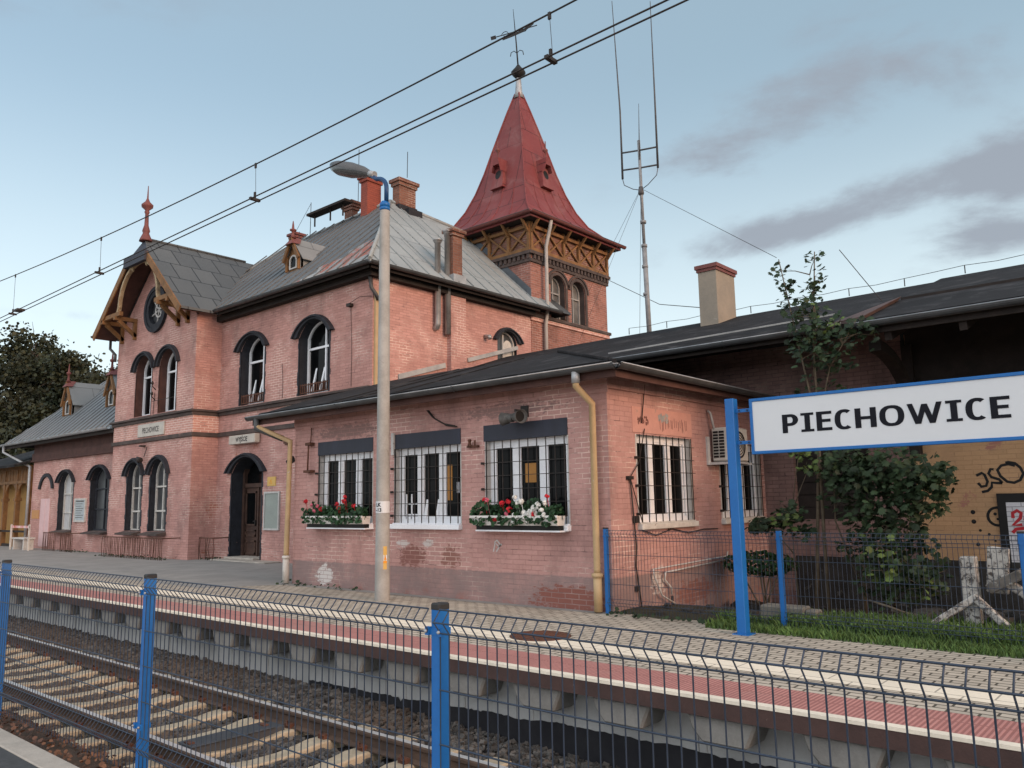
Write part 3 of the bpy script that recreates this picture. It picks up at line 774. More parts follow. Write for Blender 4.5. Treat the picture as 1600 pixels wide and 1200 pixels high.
for xx in (-22.9,-22.0,-21.3): b.bar((xx,15.9,11.2),(xx,15.9,11.62),.04)
b.build('sweep_walkway', M['soffit'], roof)
b = MB()
for (y,za,zb) in ((15.02,6.35,7.5),(15.40,6.2,7.5)):
    b.mark()
    b.tube([(XR-.05,y,za-.02),(XR+.09,y,za),(XR+.13,y,za+.1),(XR+.13,y,zb)] if y<15.2 else [(XR+.13,y,za),(XR+.13,y,zb)],.085,12)
    b.tube([(XR+.13,y,zb),(XR+.13,y,8.75 if y<15.2 else 9.1)],.085,12)
    zt = 8.75 if y<15.2 else 9.1
    b.lathe((XR+.13,y,zt),[(.085,0),(.11,.02),(.11,.06),(.14,.07),(.14,.1)],12)
b.build_each('flue_pipe', M['flue'], ST)
b = MB(); b.mbox(RT(XR),YF+.04,YF+.22,3.2,7.0,.0,.07); b.build('ochre_strip', M['ochre_pipe'], ST)
b = MB(); b.tube([(XR+.02,YF-.12,7.35),(XR+.06,YF-.1,7.05),(XR+.09,YF+.02,6.9),(XR+.1,YF+.10,6.75)],.05); b.build('pipe_elbow', M['gutter'], ST)
b = MB(); b.tube([(XR-.02,17.05,6.4),(XR+.18,17.05,6.38),(XR+.2,17.05,6.3)],.07); b.build('vent_pipe', M['flue'], ST)
# ladder rails and lightning rods on the ridge
b = MB()
for (x,y,z,h) in ((-22.6,16.5,11.4,.0),(-23.9,16.4,11.25,.5),(-24.6,16.4,11.2,.35),(-21.9,17,12.1,2.0),(-19.3,17.0,12.3,.9),(-23.6,16.2,11.2,1.15)):
    b.mark()
    if h: b.tube([(x,y,z),(x+.02,y,z+h)],.012,5)
b.tube([(-23.6,16.2,12.3),(-24.7,16.2,11.3)],.008,4)
b.build_each('lightning_rod', M['iron'], roof)

# ---------------------------------------------------------------- tower
TX0,TX1,TY0,TY1 = -20.15,-15.88,19.2,23.45; TC = (-18.02,21.32)
tw = [(20.22,20.98,7.5,8.62,.36),(21.34,22.1,7.5,8.62,.36)]
wall('tower_wall', RT(TX1), [(TY0,0),(TY1,0),(TY1,10.6),(TY0,10.6)], [arch(*o) for o in tw], M['brick_raw'])
wall('tower_wall', FR(TY0), [(TX0,0),(TX1,0),(TX1,10.6),(TX0,10.6)], [], M['brick_raw'])
b = MB(); b.box(TX0,TX1-.3,TY1-.2,TY1,0,10.6); b.box(TX0,TX0+.1,TY0+.01,TY1-.2,0,10.6); b.build('tower_wall', M['brick_raw'], ST)
def tring(z0,z1,d,name,m,bev=0):
    b = MB(); b.box(TX0-d,TX1+d,TY0-d,TY0+.001,z0,z1); b.box(TX1-.001,TX1+d,TY0,TY1+d,z0,z1); b.box(TX0-d,TX0,TY0,TY1+d,z0,z1); b.box(TX0,TX1-.001,TY1,TY1+d,z0,z1); return b.build(name,m,ST,bevel=bev)
tring(7.36,7.46,.10,'tower_sill_course',M['trim'],.01); tring(7.24,7.36,.05,'tower_sill_course',M['brick_edge'])
tring(9.17,9.27,.06,'tower_cornice',M['trim']); tring(9.42,9.52,.12,'tower_cornice',M['trim'])
b = MB()
for i in range(22):
    y = TY0+.1+i*.195; b.mark(); b.box(TX1-.02,TX1+.09,y,y+.1,9.27,9.42); b.mark(); x = TX0+.1+i*.195; b.box(x,x+.1,TY0-.09,TY0+.02,9.27,9.42)
b.build_each('corbel', M['trim'], ST)
b = MB()   # recessed brick panels left and right of the twin windows
b.build if False else None
for o in tw:
    awindow(ST, RT(TX1), o, depth=.26, frame='flash', pane='pane_curtain', reveal='trim', hd=None, sill=None, jamb=0, bars=((.5,),(.62,)), ft=.06, fb=.045)
b = MB()
for o in tw:
    hood(b, RT(TX1), o[0]-.16, o[1]+.16, o[3], .5, .07, .05); 
    b.ring(arch(o[0]-.02,o[1]+.02,o[2]-.02,o[3],.37),arch(o[0]-.13,o[1]+.13,o[2]-.02,o[3],.47),RT(TX1),-.02,.035,closed=False)
b.build('window_arches', M['trim'], ST)
b = MB(); fs = .93
TXf = -18.5; zf = lambda x: 7.66+.911*(EX-x)
b.hexa([(TX1+.02,TY0-.03,zf(TX1)-.05),(TX1+.02,TY0,zf(TX1)-.05),(TXf,TY0,zf(TXf)-.05),(TXf,TY0-.03,zf(TXf)-.05),(TX1+.02,TY0-.03,zf(TX1)+.24),(TX1+.02,TY0,zf(TX1)+.24),(TXf,TY0,zf(TXf)+.3),(TXf,TY0-.03,zf(TXf)+.3)])
0 and b.hexa([(TX1+.02,TY0-.03,7.68+.0),(TX1+.02,TY0,7.68),(TX0+.6,TY0,7.68+fs*(TX1-TX0-.6)),(TX0+.6,TY0-.03,7.68+fs*(TX1-TX0-.6)),(TX1+.02,TY0-.03,8.28),(TX1+.02,TY0,8.28),(TX0+.6,TY0,8.36+fs*(TX1-TX0-.6)),(TX0+.6,TY0-.03,8.36+fs*(TX1-TX0-.6))])
b.build('tower_flashing', plain('blue grey flashing',(.11,.13,.15),(.07,.085,.1),.5,3), ST)
# timber frieze
b = MB(); n = 5
for (mp,a0,a1) in ((RT(TX1),TY0,TY1),(FR(TY0),TX0,TX1),):
    b.mbox(mp,a0-.06,a1+.06,9.53,9.63,0,.10); b.mbox(mp,a0-.06,a1+.06,10.28,10.38,0,.12)
    w = (a1-a0)/n
    for i in range(n+1):
        u = a0+w*i; b.mbox(mp,u-.05,u+.05,9.63,10.5,0.0,.10)
        # bracket to the eaves
        b.bar(mp(u,10.15,.08),mp(u,10.52,.40),.07,.08,(0,0,1))
    for i in range(n):
        u = a0+w*i
        for h_ in range(1):
            q0 = u; q1 = q0+w
            b.bar(mp(q0+.04,9.64,.05),mp(q1-.04,10.27,.05),.06,.06,mp(0,0,1)-mp(0,0,0)); b.bar(mp(q0+.04,10.27,.065),mp(q1-.04,9.64,.065),.06,.06,mp(0,0,1)-mp(0,0,0))
b.build('timber_frieze', M['ochre'], ST)
b = MB(); b.mbox(RT(TX1),TY0,TY1,9.53,10.55,-.01,.012); b.mbox(FR(TY0),TX0,TX1,9.53,10.55,-.01,.012); b.build('frieze_panel', M['brick_chimney'], ST)
# spire
hwz = [(2.55,10.62),(2.12,10.93),(1.72,11.32),(1.42,11.85),(1.16,12.52),(.93,13.3),(.72,14.15),(.50,15.0),(.30,15.75),(.10,16.45)]
hwz = [(a, z+.02) for a, z in hwz]
b = MB()
def spz(sx,sy,n): pass
for i in range(len(hwz)-1):
    (a,z),(c,w) = hwz[i],hwz[i+1]
    for (p,q) in (((1,-1),(1,1)),((-1,-1),(1,-1)),((-1,1),(-1,-1)),((1,1),(-1,1))):
        b.face([(TC[0]+p[0]*a,TC[1]+p[1]*a,z),(TC[0]+q[0]*a,TC[1]+q[1]*a,z),(TC[0]+q[0]*c,TC[1]+q[1]*c,w),(TC[0]+p[0]*c,TC[1]+p[1]*c,w)])
for (p) in ((1,-1),(1,1),(-1,-1)):
    b.tube([(TC[0]+p[0]*a,TC[1]+p[1]*a,z+.01) for a,z in hwz],.035,6)
for fr in (-.6,-.2,.2,.6):      # vertical seams
    for f in (0,1):
        pts = [((TC[0]+a,TC[1]+fr*a,z+.01) if f==0 else (TC[0]+fr*a,TC[1]-a,z+.01)) for a,z in hwz if (abs(fr)>.3 and z<12.6) or (abs(fr)<.3 and z<13.4)]
        b.tube(pts,.018,4)
a = 2.55; b.box(TC[0]-a,TC[0]+a,TC[1]-a,TC[1]+a,10.50,10.60)
tr = b.build('tower_roof', M['roof_red'], ST)
b = MB(); a = 2.5; b.face([(TC[0]-a,TC[1]-a,10.49),(TC[0]+a,TC[1]-a,10.49),(TC[0]+a,TC[1]+a,10.49),(TC[0]-a,TC[1]+a,10.49)]); b.build('tower_soffit', M['soffit'], ST)
b = MB(); a = 2.64
for p,q in (((-a,-a),(a,-a)),((a,-a),(a,a))): gutter(b,(TC[0]+p[0],TC[1]+p[1],10.64),(TC[0]+q[0],TC[1]+q[1],10.64),.08)
b.build('tower_gutter', [M['red_fin'],M['gutter']], ST)
b = MB(); b.tube([(TC[0]+2.6,19.75,10.58),(TC[0]+2.55,19.75,10.35),(TX1+.2,19.78,9.75),(TX1+.2,19.78,7.6),(TX1+.12,19.78,7.2),(TX1+.12,19.78,5.5)],.06); b.build('tower_downpipe', M['grey_pipe'], ST)
# lucarnes
def lucarne(mp, c, z, a):
    b = MB(); fz = .30
    b.hexa([mp(c-fz,z-.5,a-.9),mp(c+fz,z-.5,a-.9),mp(c+fz,z-.5,a+.10),mp(c-fz,z-.5,a+.10),mp(c-.15,z+.36,a-.9),mp(c+.15,z+.36,a-.9),mp(c+.15,z+.36,a-.10),mp(c-.15,z+.36,a-.10)])
    b.extr([(c-.21,z+.12),(c-.10,z+.62),(c+.10,z+.62),(c+.21,z+.12),(c+.13,z+.36),(c-.13,z+.36)], mp, a-.8, a+.10)
    o = b.build('lucarne', M['roof_red'], tr)
    b2 = MB(); b2.fill([circ((0,0),1,16)], lambda u,v,d=0: mp(c+.13*u,z+.02+.17*v,a-.02-.232*.17*v+.006), 0); o2 = b2.build('lucarne_opening', M['black'], tr)
    b3 = MB(); p = mp(c,z+.58,a-.02); b3.lathe(tuple(p),[(.07,0),(.025,.10),(.025,.25),(.09,.33),(.09,.38),(.025,.42),(.018,.7)],8); b3.build('lucarne_finial', M['red_fin'], tr)
lucarne(RT(0), TC[1]-.05, 12.95, TC[0]+1.25); lucarne(FR(0), TC[0]+.02, 12.95, -(TC[1]-1.25))
# finial and weathervane
b = MB(); b.lathe((TC[0],TC[1],16.3),[(.2,0),(.13,.3),(.10,.7),(.09,.85)],10); fn = b.build('spire_tip', M['gutter_l'], ST)
b = MB(); b.lathe((TC[0],TC[1],17.1),[(.09,0),(.16,.08),(.27,.2),(.27,.28),(.14,.42),(.05,.55)],8); b.build('spire_ball', M['vane'], fn)
vx, vy = TC
b = MB(); b.tube([(vx,vy,17.5),(vx-.08,vy,18.6),(vx-.2,vy,20.0)],[.03,.025,.008],6)
zc = 19.05
dv = Vector((.86,.5,.17)).normalized()
c0 = Vector((vx-.12,vy,zc))
b.bar(c0-dv*.95,c0+dv*.85,.02,.03)
b.bar(c0-dv*.95,c0-dv*.75,.02,.14); 
for s in (-1,1):
    pts = []
    for i in range(14):
        t = i/13*2.2*PI; r = .16*(1-i/18)
        pts.append(c0+dv*(s*.38+r*math.cos(t)*s)+Vector((0,0,r*math.sin(t)-.02)))
    b.tube(pts,.014,4,False)
pts = [c0-dv*.5+Vector((0,0,-.16)),c0-dv*.1+Vector((0,0,-.12)),c0+dv*.35+Vector((0,0,-.05)),c0+dv*.7+Vector((0,0,.14))]
for i in range(3): b.bar(pts[i],pts[i+1],.02,.10)
for s in (-1,1):
    b.tube([(vx-.05,vy,18.15),(vx-.05+s*.1,vy+s*.05,18.25),(vx-.05+s*.2,vy+s*.1,18.2),(vx-.05+s*.22,vy+s*.12,18.05)],.016,4)
b.build('weathervane', M['vane'], fn)

# ---------------------------------------------------------------- left wing
WY = 12.4; WX0 = -37.75; WZ = 4.25
w0 = (-36.85,-35.45,0,2.45,.5); w1 = (-34.75,-33.4,.75,2.6,.42); w2 = (-31.72,-30.2,.75,2.62,.46)
Wf = FR(WY)
wall('wing_wall', Wf, [(WX0,-.3),(XA0,-.3),(XA0,WZ),(WX0,WZ)], [arch(*w1),arch(*w2)], M['brick'])
wall('wing_wall', LF(WX0), [(WY,-.3),(20,-.3),(20,WZ),(WY,WZ)], [], M['brick'])
awindow(ST, Wf, w1, frame='white_old', pane='pane_pale', bars=((.5,),(.3,.62)), ft=.06, sill_d=.25, jamb=.09)
awindow(ST, Wf, w2, frame='dark_paint', pane='pane_grey', bars=((.55,),(.34,.66)), ft=.08, sill_d=.25, jamb=.09)
b = MB(); hood(b,Wf,-36.75,-35.5,2.4,.5,.17,.07); b.build('blind_arch', M['dark_paint'], ST)
b = MB(); b.mbox(Wf,-36.62,-35.62,.1,2.0,-.005,.02); b.mbox(Wf,-36.12,-36.09,.1,2.0,.0,.03); b.build('side_door', M['pink_door'], ST)
b = MB(); b.mbox(Wf,WX0-.05,XA0,3.62,3.9,0,.07); b.mbox(Wf,WX0-.05,XA0,3.55,3.62,0,.12); b.mbox(Wf,WX0,XA0,3.9,4.3,0,.02); b.build('wing_frieze', M['soffit_red'], ST)
wE = 4.42; wk = .95; wey = 11.95; wrz = wE+wk*4.4; wry = wey+4.4; wlx = -40.3
wf = [(wlx,wey,wE),(XA0,wey,wE),(XA0,wry,wrz),(wlx+4.4,wry,wrz)]
b = MB(); slab(b, wf, .08); slab(b, [(wlx,20.75,wE),(wlx,wey,wE),(wlx+4.4,wry,wrz)], .08); slab(b, [(XA0,20.75,wE),(wlx,20.75,wE),(wlx+4.4,wry,wrz),(XA0,wry,wrz)], .08)
seams(b, wf, .5, .04, .04); b.build('wing_roof', M['wing_roof'], ST)
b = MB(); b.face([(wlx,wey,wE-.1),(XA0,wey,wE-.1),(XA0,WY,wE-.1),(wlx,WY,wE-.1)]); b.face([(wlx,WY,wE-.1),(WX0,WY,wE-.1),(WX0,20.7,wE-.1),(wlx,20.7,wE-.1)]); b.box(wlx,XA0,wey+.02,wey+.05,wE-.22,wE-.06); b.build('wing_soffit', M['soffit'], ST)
b = MB(); gutter(b,(wlx,wey-.07,wE-.02),(XA0-.2,wey-.07,wE-.02),.08); b.build('wing_gutter', [M['gutter_l'],M['gutter_l']], ST)
b = MB(); b.tube([(wlx+.3,wey-.05,wE-.08),(wlx+.3,wey-.05,wE-.35),(WX0-.12,WY-.1,wE-1.05),(WX0-.12,WY-.1,.05)],.06); b.build('wing_downpipe', M['gutter_l'], ST)
for x in (-36.2,-31.9): dormer(x, 13.05, 5.45, .85, 1.45, wk, fin=.6)
# ================================================================ ANNEX
AN = thing('annex_building', (-10.4, 12, 0), 'single-storey pink brick annex with barred white windows and a black felt roof', 'building')
AX0,AX1,AY0,AY1,AZ = -14.3,-6.53,9.56,14.75,3.5
AF = FR(AY0); AR = RT(AX1)
aw = [(-13.44,-11.79),(-11.15,-9.5),(-8.91,-7.26)]; ar = [(10.3,11.92),(12.95,14.55)]
z0w,z1w = 1.2,2.53
wall('wall', AF, [(AX0,-.3),(AX1,-.3),(AX1,AZ),(AX0,AZ)], [rect(a,c,z0w,z1w) for a,c in aw], M['brick_annex'], AN)
wall('wall', AR, [(AY0,-1.2),(AY1,-1.2),(AY1,AZ),(AY0,AZ)], [rect(a,c,z0w,z1w) for a,c in ar], M['brick_annex'], AN)
wall('wall', LF(AX0), [(AY0,-.3),(YF,-.3),(YF,AZ),(AY0,AZ)], [], M['brick_annex'], AN)
def bwin(mapf, a, c, z0, z1, depth, lintel=True, tilt=False, boxes=False, left_reveal=True, dull=False):
    f = MB(); t = .085
    f.ring(rect(a,c,z0,z1),rect(a+t,c-t*.6,z0+t,z1-t),mapf,-depth-.04,-depth+.04)
    w3 = (c-a)/3
    for i in (1,2): f.mbox(mapf,a+w3*i-.055,a+w3*i+.055,z0+.06,z1-.06,-depth-.035,-depth+.045)
    for i in range(3):
        p0 = a+w3*i+(.055 if i else t); p1 = a+w3*(i+1)-(.055 if i<2 else t)
        f.ring(rect(p0-.01,p1+.01,z0+t-.01,z1-t+.01),rect(p0+.028,p1-.028,z0+t+.045,z1-t-.03),mapf,-depth-.03,-depth+.03)
    if tilt:
        q0 = a+w3+.1; q1 = a+2*w3-.1; h = z1-z0-.2
        for u in (q0,q1-.06):
            f.hexa([mapf(u,z0+.1,-depth+.0),mapf(u+.06,z0+.1,-depth+.0),mapf(u+.06,z0+.1,-depth+.05),mapf(u,z0+.1,-depth+.05),
                    mapf(u+.06,z0+h,-depth-.16),mapf(u+.12,z0+h,-depth-.16),mapf(u+.12,z0+h,-depth-.11),mapf(u+.06,z0+h,-depth-.11)])
    o = f.build('window', M['white'], AN)
    p = MB(); p.fill([rect(a+.04,c-.04,z0+.04,z1-.04)],mapf,-depth); p.build('pane', M['pane_grey' if dull else 'pane'], o)
    r = MB()
    lo = rect(a,c,z0,z1)
    for i in range(4):
        j = (i+1)%4; r.face([mapf(*lo[i],.003),mapf(*lo[j],.003),mapf(*lo[j],-depth-.01),mapf(*lo[i],-depth-.01)])
    r.mbox(mapf,a-.03,a,z0,z1,-.01,.006); r.mbox(mapf,c,c+.02,z0,z1,-.01,.006)
    r.build('reveal', M['plaster'], o)
    s = MB(); s.mbox(mapf,a-.05,c+.03,z0-.085,z0+.0,-.02,.09); s.mbox(mapf,a-.03,c+.02,z0,z0+.02,-depth,.05); s.build('sill', M['white' if lintel else 'white_old'], o, bevel=.008)
    g = MB(); n = int((c-a)/.18)
    for i in range(n+1):
        u = a+.03+(c-a-.06)*i/n; g.mbox(mapf,u-.005,u+.005,z0+.0,z1-.0,.032,.046)
    for i in range(1,7):
        v = z0+(z1-z0)*(i-.3)/6.4; g.mbox(mapf,a-.07 if i%2 else a-.0,c+.05 if i%2==0 else c+.01,v-.005,v+.005,.046,.057)
        if i%2: g.mbox(mapf,a-.075,a-.05,v-.02,v+.02,-.01,.06)
    g.build('window_grille', M['iron'], o)
    if lintel:
        l = MB(); l.mbox(mapf,a-.05,c+.01,z1+.0,z1+.26,-.05,.012); l.build('lintel', M['lintel'], o)
    return o
W1 = bwin(AF,*aw[0],z0w,z1w,.14, dull=False)
W2 = bwin(AF,*aw[1],z0w,z1w,.14,tilt=True)
W3 = bwin(AF,*aw[2],z0w,z1w,.14)
bwin(AR,*ar[0],z0w,z1w,.14,lintel=False); bwin(AR,*ar[1],z0w,z1w,.14,lintel=False)
# inside the office: an amber notice behind the glass
b = MB(); b.mbox(AF,-8.2,-7.98,1.85,2.15,-.135,-.13); b.build('notice', M['amber'], W3)
b = MB(); b.mbox(AF,-9.95,-9.83,1.6,2.2,-.135,-.13); b.build('door_leaf', M['amber'], W2)
b = MB(); 
for u in (-10.98,-10.84): b.mbox(AF,u-.012,u+.012,1.28,1.72,-.13,-.11)
for v in (1.36,1.55): b.mbox(AF,-11.0,-10.7,v-.012,v+.012,-.13,-.11)
b.mbox(AF,-9.66,-9.63,1.72,1.9,-.10,-.07)
b.build('inner_rail', M['white'], W2)
b = MB()   # dark interior so that the panes stay deep
# roof: front slope of the long felt roof with hipped right end
aey, aez, k2 = 9.15, 3.44, .297
axl, axr = -15.3, -6.1
def az(y): return aez+k2*(y-aey)
gey, grY, grz = 13.0, 18.0, 5.92
hipT = 13.4
xh = axr-(hipT-aey)
b = MB()
slab(b, [(axl,aey,aez),(axr,aey,aez),(xh,hipT,az(hipT)),(XR+.02,hipT,az(hipT)),(XR+.02,YF+.02,az(YF)),(XR-1.5,YF,az(YF)),(axl-2.3,YF,az(YF)-.02),(axl,aey+.02,aez)][:5]+[(XR+.02,YF,az(YF))], .09)
slab(b, [(axl,aey,aez),(XR+.02,YF,az(YF)),(-18.4,YF,az(YF)-.1)], .07)
slab(b, [(axr,aey,aez),(axr,15.0,aez),(xh-.3,15.0,az(hipT)+.08),(xh,hipT,az(hipT))], .09)
b.tube([(axr,aey,aez+.01),(xh,hipT,az(hipT)+.02)],.035,6)
# felt laps
for q in range(1,8):
    x = axl+1.0+q*1.05+random.uniform(-.2,.2)
    if x < xh: b.bar((x,aey+.05,aez+.02),(x,hipT-.2,az(hipT-.2)+.01),.05,.03,(0,0,1))
b.bar((axl+.1,9.3,az(9.3)+.012),(axr-.2,9.3,az(9.3)+.012),.10,.03,(0,-k2,1))
b.build('roof', M['roof_felt'], AN)
b = MB(); gutter(b,(axl-.02,aey-.07,aez-.03),(axr+.05,aey-.07,aez-.03),.075); gutter(b,(axr+.07,aey-.05,aez-.03),(axr+.07,14.6,aez-.06),.075); b.build('gutter', G2, AN)
b = MB(); b.face([(axl,aey+.02,aez-.10),(axr,aey+.02,aez-.10),(axr-.42,AY0,aez-.02),(AX0,AY0,aez-.02),(axl,AY0+.5,aez-.02)]); b.face([(axr,aey+.02,aez-.10),(axr,14.9,aez-.1),(AX1,14.9,aez-.02),(AX1,AY0,aez-.02)])
b.box(axl,axr,aey+.015,aey+.04,aez-.2,aez-.06); b.box(axr-.04,axr-.015,aey+.04,14.9,aez-.2,aez-.06)
b.build('soffit', M['soffit_red'], AN)
b = MB(); b.mbox(AF,AX0,AX1+.03,3.1,3.16,0,.02); b.mbox(AF,AX0,AX1+.04,3.16,3.42,0,.035); b.mbox(AR,AY0-.03,AY1,3.16,3.42,0,.035); b.build('frieze', M['brick_annex'], AN)
# flashing up the station wall
b = MB()
def fl(y0,y1,h):
    b.hexa([(XR,y0,az(y0)-.02),(XR+.06,y0,az(y0)-.02),(XR+.06,y1,az(y1)-.02),(XR,y1,az(y1)-.02),(XR,y0,az(y0)+h),(XR+.03,y0,az(y0)+h),(XR+.03,y1,az(y1)+h),(XR,y1,az(y1)+h)])
fl(13.7,15.4,.12); fl(16.3,18.5,.10)
b.build('flashing', M['flash'], AN)
# downpipes
def downpipe(name, pts, r, mat, low, parent, foot='white_old'):
    b = MB(); b.tube(pts,r,10)
    for (z) in (2.2,.9): 
        if pts[-2][2] > z: b.lathe((pts[-2][0],pts[-2][1],z),[(r+.012,0),(r+.012,.04)],10)
    o = b.build(name, M[mat], parent)
    b = MB(); p = pts[-1]; b.tube([(p[0],p[1],p[2]),(p[0],p[1],low)],r+.012,10); b.lathe((p[0],p[1],p[2]-.06),[(r+.03,0),(r+.03,.05)],10); b.build('pipe_foot', M[foot], o)
    return o
downpipe('downpipe',[(-6.72,aey-.07,3.34),(-6.72,aey-.07,3.16),(-6.72,AY0-.1,2.94),(-6.72,AY0-.1,.6),(-6.72,AY0-.1,.55)],.05,'ochre_pipe',0.02,AN,'ochre_pipe')
b = MB(); b.tube([(-6.72,aey-.07,3.36),(-6.72,aey-.07,3.2)],.062,10); b.build('pipe_outlet', M['gutter_l'], AN)
downpipe('downpipe',[(-15.0,aey-.07,3.34),(-15.0,aey-.07,3.2),(-14.33,AY0-.1,2.86),(-14.38,AY0-.1,.62),(-14.38,AY0-.1,.56)],.055,'ochre_pipe',0.02,AN)
b = MB(); b.tube([(-15.0,aey-.07,3.36),(-15.0,aey-.07,3.15),(-14.55,AY0-.13,2.93)],.063,10); b.build('pipe_outlet', M['gutter'], AN)
# things screwed to the wall: cables, brackets, pipes
def cable(pts, r=.010, name='wall_cable', mat='iron', parent=AN):
    b = MB(); b.tube(pts, r, 5); return b.build(name, M[mat], parent)
cable([(-10.3,AY0-.02,3.2),(-10.1,AY0-.03,3.0),(-9.8,AY0-.03,2.86),(-9.55,AY0-.03,2.82)],.012)
cable([(-10.45,AY0-.02,3.3),(-10.15,AY0-.03,3.03),(-9.85,AY0-.03,2.89),(-9.6,AY0-.03,2.84)],.010)
b = MB(); b.mbox(AF,-13.78,-13.62,2.74,2.80,0,.12); b.mbox(AF,-13.82,-13.6,2.2,2.25,0,.12); b.tube([(-13.72,AY0-.09,2.22),(-13.7,AY0-.09,2.8)],.018,6); b.tube([(-13.7,AY0-.04,2.8),(-13.68,AY0-.04,3.1)],.012,5); b.build('wall_bracket', M['rust'], AN)
b = MB(); b.mbox(AF,-9.3,-9.06,2.45,2.48,0,.06); b.bar((-9.27,AY0-.05,2.46),(-9.2,AY0-.07,2.58),.03); b.bar((-9.2,AY0-.07,2.47),(-9.24,AY0-.07,2.58),.03); b.bar((-9.12,AY0-.05,2.46),(-9.1,AY0-.07,2.56),.03); b.build('wall_bracket', M['rust'], AN)
b = MB(); b.mbox(AF,-11.22,-11.15,2.42,2.82,0,.05); b.build('wall_box', M['plaster'], AN)
b = MB(); b.bar((-14.35,AY0+.02,2.52),(-14.5,AY0-.05,2.42),.03,.12); b.build('wall_bracket', M['iron'], AN)
xx = AX1+.03
for y in (10.45,):
    pts = [(xx,10.55,3.3),(xx,10.5,3.05),(xx,10.42,2.7)]; cable(pts,.009)
cable([(xx,10.35,1.2),(xx,10.05,1.88),(xx,10.3,2.1),(xx,10.5,2.62)],.008); cable([(xx,10.05,1.88),(xx,10.12,1.2),(xx,10.15,.9),(xx,10.12,.6),(xx,10.2,.2),(xx,10.25,-.1)],.012)
b = MB(); b.mbox(AR,9.98,10.12,1.85,1.9,0,.05); b.mbox(AR,10.12,10.22,1.22,1.32,0,.06); b.mbox(AR,10.1,10.18,.25,.32,0,.05); b.build('junction_box', M['iron'], AN)
cable([(xx,10.3,1.12),(xx,10.7,1.02),(xx,11.2,1.10),(xx,11.7,1.02),(xx,12.2,1.06),(xx,12.7,1.05)],.009); cable([(xx,10.95,1.2),(xx,11.1,1.08),(xx,11.3,1.2)],.008)
cable([(AX1+.05,12.98,.66),(AX1+.05,12.94,.58),(AX1+.05,10.55,.53),(AX1+.06,10.55,.45),(AX1+.08,10.72,.14),(AX1+.10,11.08,-.02)],.014,'drain_pipe','plaster')
cable([(AX1+.04,12.94,.52),(AX1+.05,10.9,.46),(AX1+.05,10.86,.36),(AX1+.05,11.05,.22),(AX1+.05,11.05,.12)],.016,'drain_pipe','plaster')
cable([(AX1+.06,11.05,.1),(AX1+.06,11.05,-.4)],.02,'drain_pipe','iron')
cable([(xx,12.55,3.05),(AX1+.08,12.55,3.0),(AX1+.10,12.62,2.72)],.022,'drain_pipe','plaster')
# peeling whitewash patch on the plinth
def patch(mapf, u, v, w, h, mat, name, n=26, d=.003, seed=1, parent=AN):
    rnd = random.Random(seed); b = MB(); n *= 7
    for i in range(n):
        a = u+rnd.uniform(-w,w)*.5; c = v+rnd.uniform(-h,h)*.5; r1 = rnd.uniform(.006,.026); m = rnd.randint(5,8); ph = rnd.random()*6
        b.fill([[(a+r1*rnd.uniform(.6,1.3)*math.cos(ph+2*PI*k/m), c+1.2*r1*rnd.uniform(.5,1.4)*math.sin(ph+2*PI*k/m)) for k in range(m)]],mapf,d+i*.00002)
    return b.build(name, M[mat], parent)
b = MB(); b.mbox(AR,10.2,12.0,2.56,2.95,-.01,.008); b.build('render_repair', M['pink_smear'], AN)
patch(AR,11.1,2.82,.3,.12,'flash','grey_smear',10,d=.010,seed=12); patch(AR,10.5,2.75,.3,.1,'brown_stain','drip_stain',6,d=.010,seed=13)
b = MB()
rn = random.Random(3)
for i in range(16): u = 11.0+i*.055+rn.uniform(-.02,.02); b.strip(AR,[(u,2.84-rn.random()*.05),(u+.005,2.60+rn.random()*.1)],.012,.0105)
b.build('drip_stain', M['brown_stain'], AN)
b = MB()
for pts in ([(-8.78,.78),(-8.74,.92),(-8.66,.86),(-8.6,.9)],[(-8.76,.92),(-8.70,.96),(-8.64,.9)],[(-8.72,.78),(-8.62,.9)]): b.strip(AF,pts,.025,.004)
b.build('chalk_mark', M['plaster'], AN)

# loudspeakers above the third window
LS = thing('loudspeaker', (-8.1, 9.3, 2.85), 'pair of grey horn loudspeakers back to back above the right barred window', 'loudspeaker')
b = MB()
def horn(c, d, L=.3, r0=.05, r1=.15):
    c = Vector(c); d = Vector(d).normalized(); ref = Vector((0,0,1)); x = d.cross(ref).normalized(); y = x.cross(d); n = 18
    prof = [(0,.065),(.05,.07),(.09,.07),(.10,.085),(L-.03,r1*.93),(L,r1),(L+.008,r1+.004),(L,r1-.008),(L-.07,.075),(L-.08,.0)]
    b.smooth = True; b.grid([[c+d*t+x*r*math.cos(2*PI*k/n)+y*r*math.sin(2*PI*k/n) for k in range(n)] for t,r in prof],False,True); b.smooth = False
horn((-8.08,9.32,2.85),(1,-.35,-.05),.20,.05,.105); b.mark(); horn((-8.12,9.33,2.84),(-1,-.1,-.03),.20,.05,.10)
b.build_each('horn', M['horn'], LS)
b = MB(); c_ = Vector((-8.08,9.32,2.85)); d_ = Vector((1,-.35,-.05)).normalized(); x_ = d_.cross(Vector((0,0,1))).normalized(); y_ = x_.cross(d_)
b.face([c_+d_*.15+x_*.088*math.cos(2*PI*k/18)+y_*.088*math.sin(2*PI*k/18) for k in range(18)]); b.build('horn_throat', M['black'], LS)
b = MB(); b.bar((-8.08,9.56,2.95),(-8.08,9.33,2.95),.04); b.mbox(AF,-8.15,-8.0,2.86,3.04,0,.02); b.build('bracket', M['iron'], LS)

